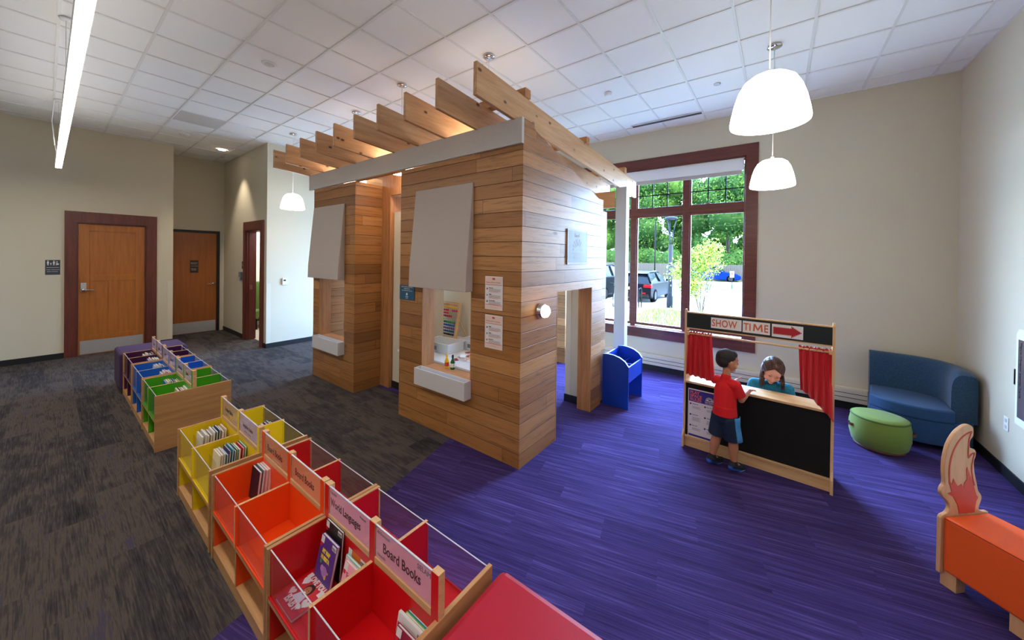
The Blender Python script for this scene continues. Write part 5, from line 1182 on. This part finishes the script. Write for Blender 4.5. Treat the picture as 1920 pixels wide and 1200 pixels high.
crown('maple_tree', 'mid green maple between the two oaks', -9.4, 50, 2.6, 12, 4.4, ['leafm', 'leafd'], 9000, .17, 3)
crown('maple_tree', 'tree showing only in the left slit of window', -19.5, 48, 1.6, 11, 5, ['leafm', 'leafd'], 6000, .2, 4)
crown('maple_tree', 'light green tree at the right edge of the window view', 1.5, 45, 1.8, 12.5, 4.6, ['leafm', 'leafm'], 7500, .17, 6)
random.seed(77); t = thing('hedge', 'dense dark hedge running just behind the grey board fence', 'hedge', (-10, 43.2, G)); bi, bl = MB(), MB()
for k in range(60):
    c = V(-30 + k * .62, 43.3 + random.uniform(-.4, .4), random.uniform(.8, 1.9)); bi.ell(c, (.95, .8, 1.5), n=10)
    for j in range(90):
        d = V(random.gauss(0, 1), -abs(random.gauss(0, 1)), random.gauss(0, 1)).normalized(); p = V(c.x + d.x * 1.0, c.y + d.y * .85, c.z + d.z * 1.6); u = V(random.gauss(0, 1), random.gauss(0, 1), random.gauss(0, 1)).normalized(); w_ = u.cross(d).normalized(); q = .13
        bl.add([p - u * q, p + w_ * q * .5, p + u * q, p - w_ * q * .5], [(0, 1, 2, 3)], j % 2)
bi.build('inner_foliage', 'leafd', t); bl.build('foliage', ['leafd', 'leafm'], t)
for k, (tx, ty) in enumerate(((-18, 57), (-11.5, 58), (-6, 56), (0.5, 57), (-24, 58))): crown('hedge_tree', ('%s low bushy tree of the rear tree line' % ['second', 'third', 'fourth', 'rightmost', 'leftmost'][k]), tx, ty, .2, 8, 4.4, ['leafd', 'leafm'], 4200, .2, 30 + k)
crown('maple_tree', 'tree far left beyond the fence behind the playhouse', -28, 48, 1.6, 11, 5, ['leafm', 'leafd'], 2500, .32, 8)
crown('shrub', 'yellow-green airy shrub outside the right window pane', -2.45, 16.0, .45, 2.3, 1.4, ['leafy', 'leafm', 'leafy'], 5200, .058, 9, .018, False, 'shrub', None, 7)
random.seed(21)
b = MB()
for k in range(1500):
    x, y = random.uniform(-4.2, -1.3), random.uniform(9.5, 15.4); h = random.uniform(.10, .34); a = random.uniform(0, pi); dx, dy = cos(a) * .015, sin(a) * .015; lx, ly = random.uniform(-.12, .12), random.uniform(-.12, .12)
    b.add([(x - dx, y - dy, G), (x + dx, y + dy, G), (x + lx, y + ly, G + h)], [(0, 1, 2)])
tag(b.build('ornamental_grass', 'gblade', loc=(-3, 12, G)), 'pale tufted ornamental grass growing under the window', 'grass', None, 'stuff')
t = thing('street_lamp', 'grey lamp post with flared arms outside the middle pane', 'lamp post', (-3.72, 16.4, G))
MB().lathe([(0, 0), (.13, 0), (.13, .5), (.10, .52), (.085, 2.75), (0, 2.75)], n=20).build('pole', 'lamppost', t, local=True)
for a in (0, 2.1, 4.2): MB().path([(cos(a) * .05, sin(a) * .05, 2.7), (cos(a) * .09, sin(a) * .09, 3.2), (cos(a) * .2, sin(a) * .2, 3.85)], .022).build('arm', 'lamppost', t, local=True)
MB().lathe([(0, 3.84), (.24, 3.84), (.27, 3.88), (.24, 3.93), (.08, 3.97), (0, 3.97)], n=24).build('lamp_head', 'lamppost', t, local=True)
t = thing('light_pole', 'thin dark pole with a small white sign in front of the fence', 'pole', (-8.0, 30, G))
MB().tube((0, 0, 0), (0, 0, 5.2), .05).build('pole', 'blk', t, local=True); MB().box(-.14, .14, -.07, -.05, .86, 1.14).build('sign_plate', 'white', t, local=True)
t = thing('lot_sign', 'small white sign on a thin post on the lawn', 'sign', (-2.6, 29.8, G))
MB().tube((0, 0, 0), (0, 0, 1.3), .025).build('sign_post', 'lamppost', t, local=True); MB().box(-.13, .13, -.05, -.03, .86, 1.30).build('sign_plate', 'white', t, local=True); MB().box(-.08, .08, -.054, -.05, 1.05, 1.2).build('red_mark', 'redink', t, local=True)
def car(name, label, x, y, rz, paint, tall=0, L_=4.35, Wd=1.76):
    t = thing(name, label, 'car', (x, y, G), rz)       # local: +y forward, origin under the centre
    h = L_ / 2; k = 1 + tall
    prof = [(-h, .35), (-h, .72), (-h + .06, .92 * k), (-h + .25, .98 * k), (h - 1.3, .96 * k), (h - .35, .80 * k), (h, .62), (h, .32), (h - .3, .2), (-h + .3, .2)]
    MB().prism(prof, -Wd / 2, Wd / 2, 'yz').build('car_body', paint, t, local=True, bevel=.07)
    cab = [(-h + .12, .93 * k), (-h + .55, 1.34 * k), (-h + .95, 1.41 * k), (.15, 1.42 * k), (.55, 1.34 * k), (h - 1.25, .95 * k)]
    b = MB(); n = len(cab); vs = [(s * (Wd / 2 - .08 - (.25 if z > 1.1 * k else 0)), yy, z) for s in (-1, 1) for yy, z in cab]
    b.add(vs, [tuple(range(n)), tuple(range(n, 2 * n))[::-1]] + [(i, (i + 1) % n, n + (i + 1) % n, n + i) for i in range(n)]); b.build('cabin_glass', 'carglass', t, local=True, bevel=.03)
    b = MB(); r_ = [(-h + .55, 1.34 * k), (-h + .95, 1.415 * k), (.15, 1.43 * k), (.5, 1.36 * k), (.5, 1.39 * k), (.15, 1.465 * k), (-h + .95, 1.455 * k), (-h + .42, 1.39 * k)]
    b.prism(r_, -(Wd / 2 - .31), Wd / 2 - .31, 'yz'); b.build('roof', paint, t, local=True, bevel=.02)
    for s in (-1, 1):
        for yy in (-h + .45, -.35): MB().path([(s * (Wd / 2 - .07), yy - .28 if yy < -.5 else yy, .96 * k), (s * (Wd / 2 - .31), yy + .12, 1.39 * k)], .045).build('pillar', paint, t, local=True)
        for yy in (-h + .78, h - .85):
            w = MB(); Tw = Matrix.Translation((s * (Wd / 2 - .08), yy, .325)) @ Matrix.Rotation(s * R(90), 4, 'Y')
            w.lathe([(.20, .10), (.30, .10), (.325, .07), (.325, -.1), (.2, -.1)], T=Tw, n=28); w_ = w.build('wheel', 'tyre', t, local=True)
            MB().lathe([(0, .085), (.05, .095), (.2, .105), (.205, .08)], T=Tw, n=10).build('rim', 'rim', w_, local=True, smooth=False)
        MB().box(s * Wd / 2 - (.34 if s > 0 else -.02), s * Wd / 2 + (.015 if s > 0 else .34) - (0 if s > 0 else .0), -h - .015, -h + .22, .74 * k, .88 * k).build('tail_light', 'taillight', t, local=True, bevel=.02)
        MB().box(s * (Wd / 2 + .0), s * (Wd / 2 + .14), .55, .68, .95 * k, 1.07 * k).build('wing_mirror', paint, t, local=True, bevel=.03)
    MB().box(-.26, .26, -h - .02, -h + .01, .62, .74).build('number_plate', 'paper', t, local=True)
    MB().box(-Wd / 2 + .1, Wd / 2 - .1, -h - .03, -h + .1, .25, .42).build('rear_bumper', 'blk', t, local=True, bevel=.03)
    for s in (-.55, .55): MB().box(s - .09, s + .09, -h - .04, -h - .0, .44, .50).build('reflector', 'taillight', t, local=True)
    return t
car('hatchback_car', 'black hatchback seen from behind through the middle window pane', -5.62, 19.35, 0, 'carblk')
car('estate_car', 'dark grey-green tall car in the left slit of window', -7.95, 18.9, 0, 'suv', .22, 4.6, 1.85)
car('blue_car', 'bright blue car behind the shrub near the fence', -4.95, 39.6, R(-82), 'carblue')
def bike(x, y, label, rz):
    t = thing('bicycle', label, 'bicycle', (x, y, G), rz)
    for yy in (-.5, .5):
        b = MB(); n = 28
        for i in range(n): a0, a1 = 2 * pi * i / n, 2 * pi * (i + 1) / n; b.tube((0, yy + .33 * cos(a0), .34 + .33 * sin(a0)), (0, yy + .33 * cos(a1), .34 + .33 * sin(a1)), .018, n=6)
        w_ = b.build('wheel', 'tyre', t, local=True)
        b = MB()
        for i in range(10): a0 = 2 * pi * i / 10; b.tube((0, yy, .34), (0, yy + .32 * cos(a0), .34 + .32 * sin(a0)), .003, n=4)
        b.build('spokes', 'steel', w_, local=True)
    MB().path([(0, -.5, .34), (0, -.08, .32), (0, .36, .82), (0, -.18, .80), (0, -.08, .32)], .016).path([(0, -.5, .34), (0, -.18, .80)], .012).path([(0, .36, .92), (0, .5, .34)], .014).build('bike_frame', 'lamppost', t, local=True)
    MB().path([(-.26, .30, 1.0), (0, .36, .95), (.26, .30, 1.0)], .014).build('handlebar', 'blk', t, local=True); MB().ell((0, -.2, .92), (.06, .12, .03)).build('saddle', 'blk', t, local=True)
    MB().path([(0, -.2, .80), (0, -.2, .92)], .012).build('seat_post', 'steel', t, local=True)
bike(-5.75, 15.3, 'bicycle parked beyond the left slit of window', .25)
for k, xx in enumerate((-4.95, -4.66)): tag(MB().path([(xx, 15.1, G), (xx, 15.1, .62), (xx, 15.2, .70), (xx, 15.4, .70), (xx, 15.5, .62), (xx, 15.5, G)], .025).build('bike_rack', 'blk'), ('left' if k == 0 else 'right') + ' black hoop of the bike rack outside', 'bike rack', 'bike hoops')
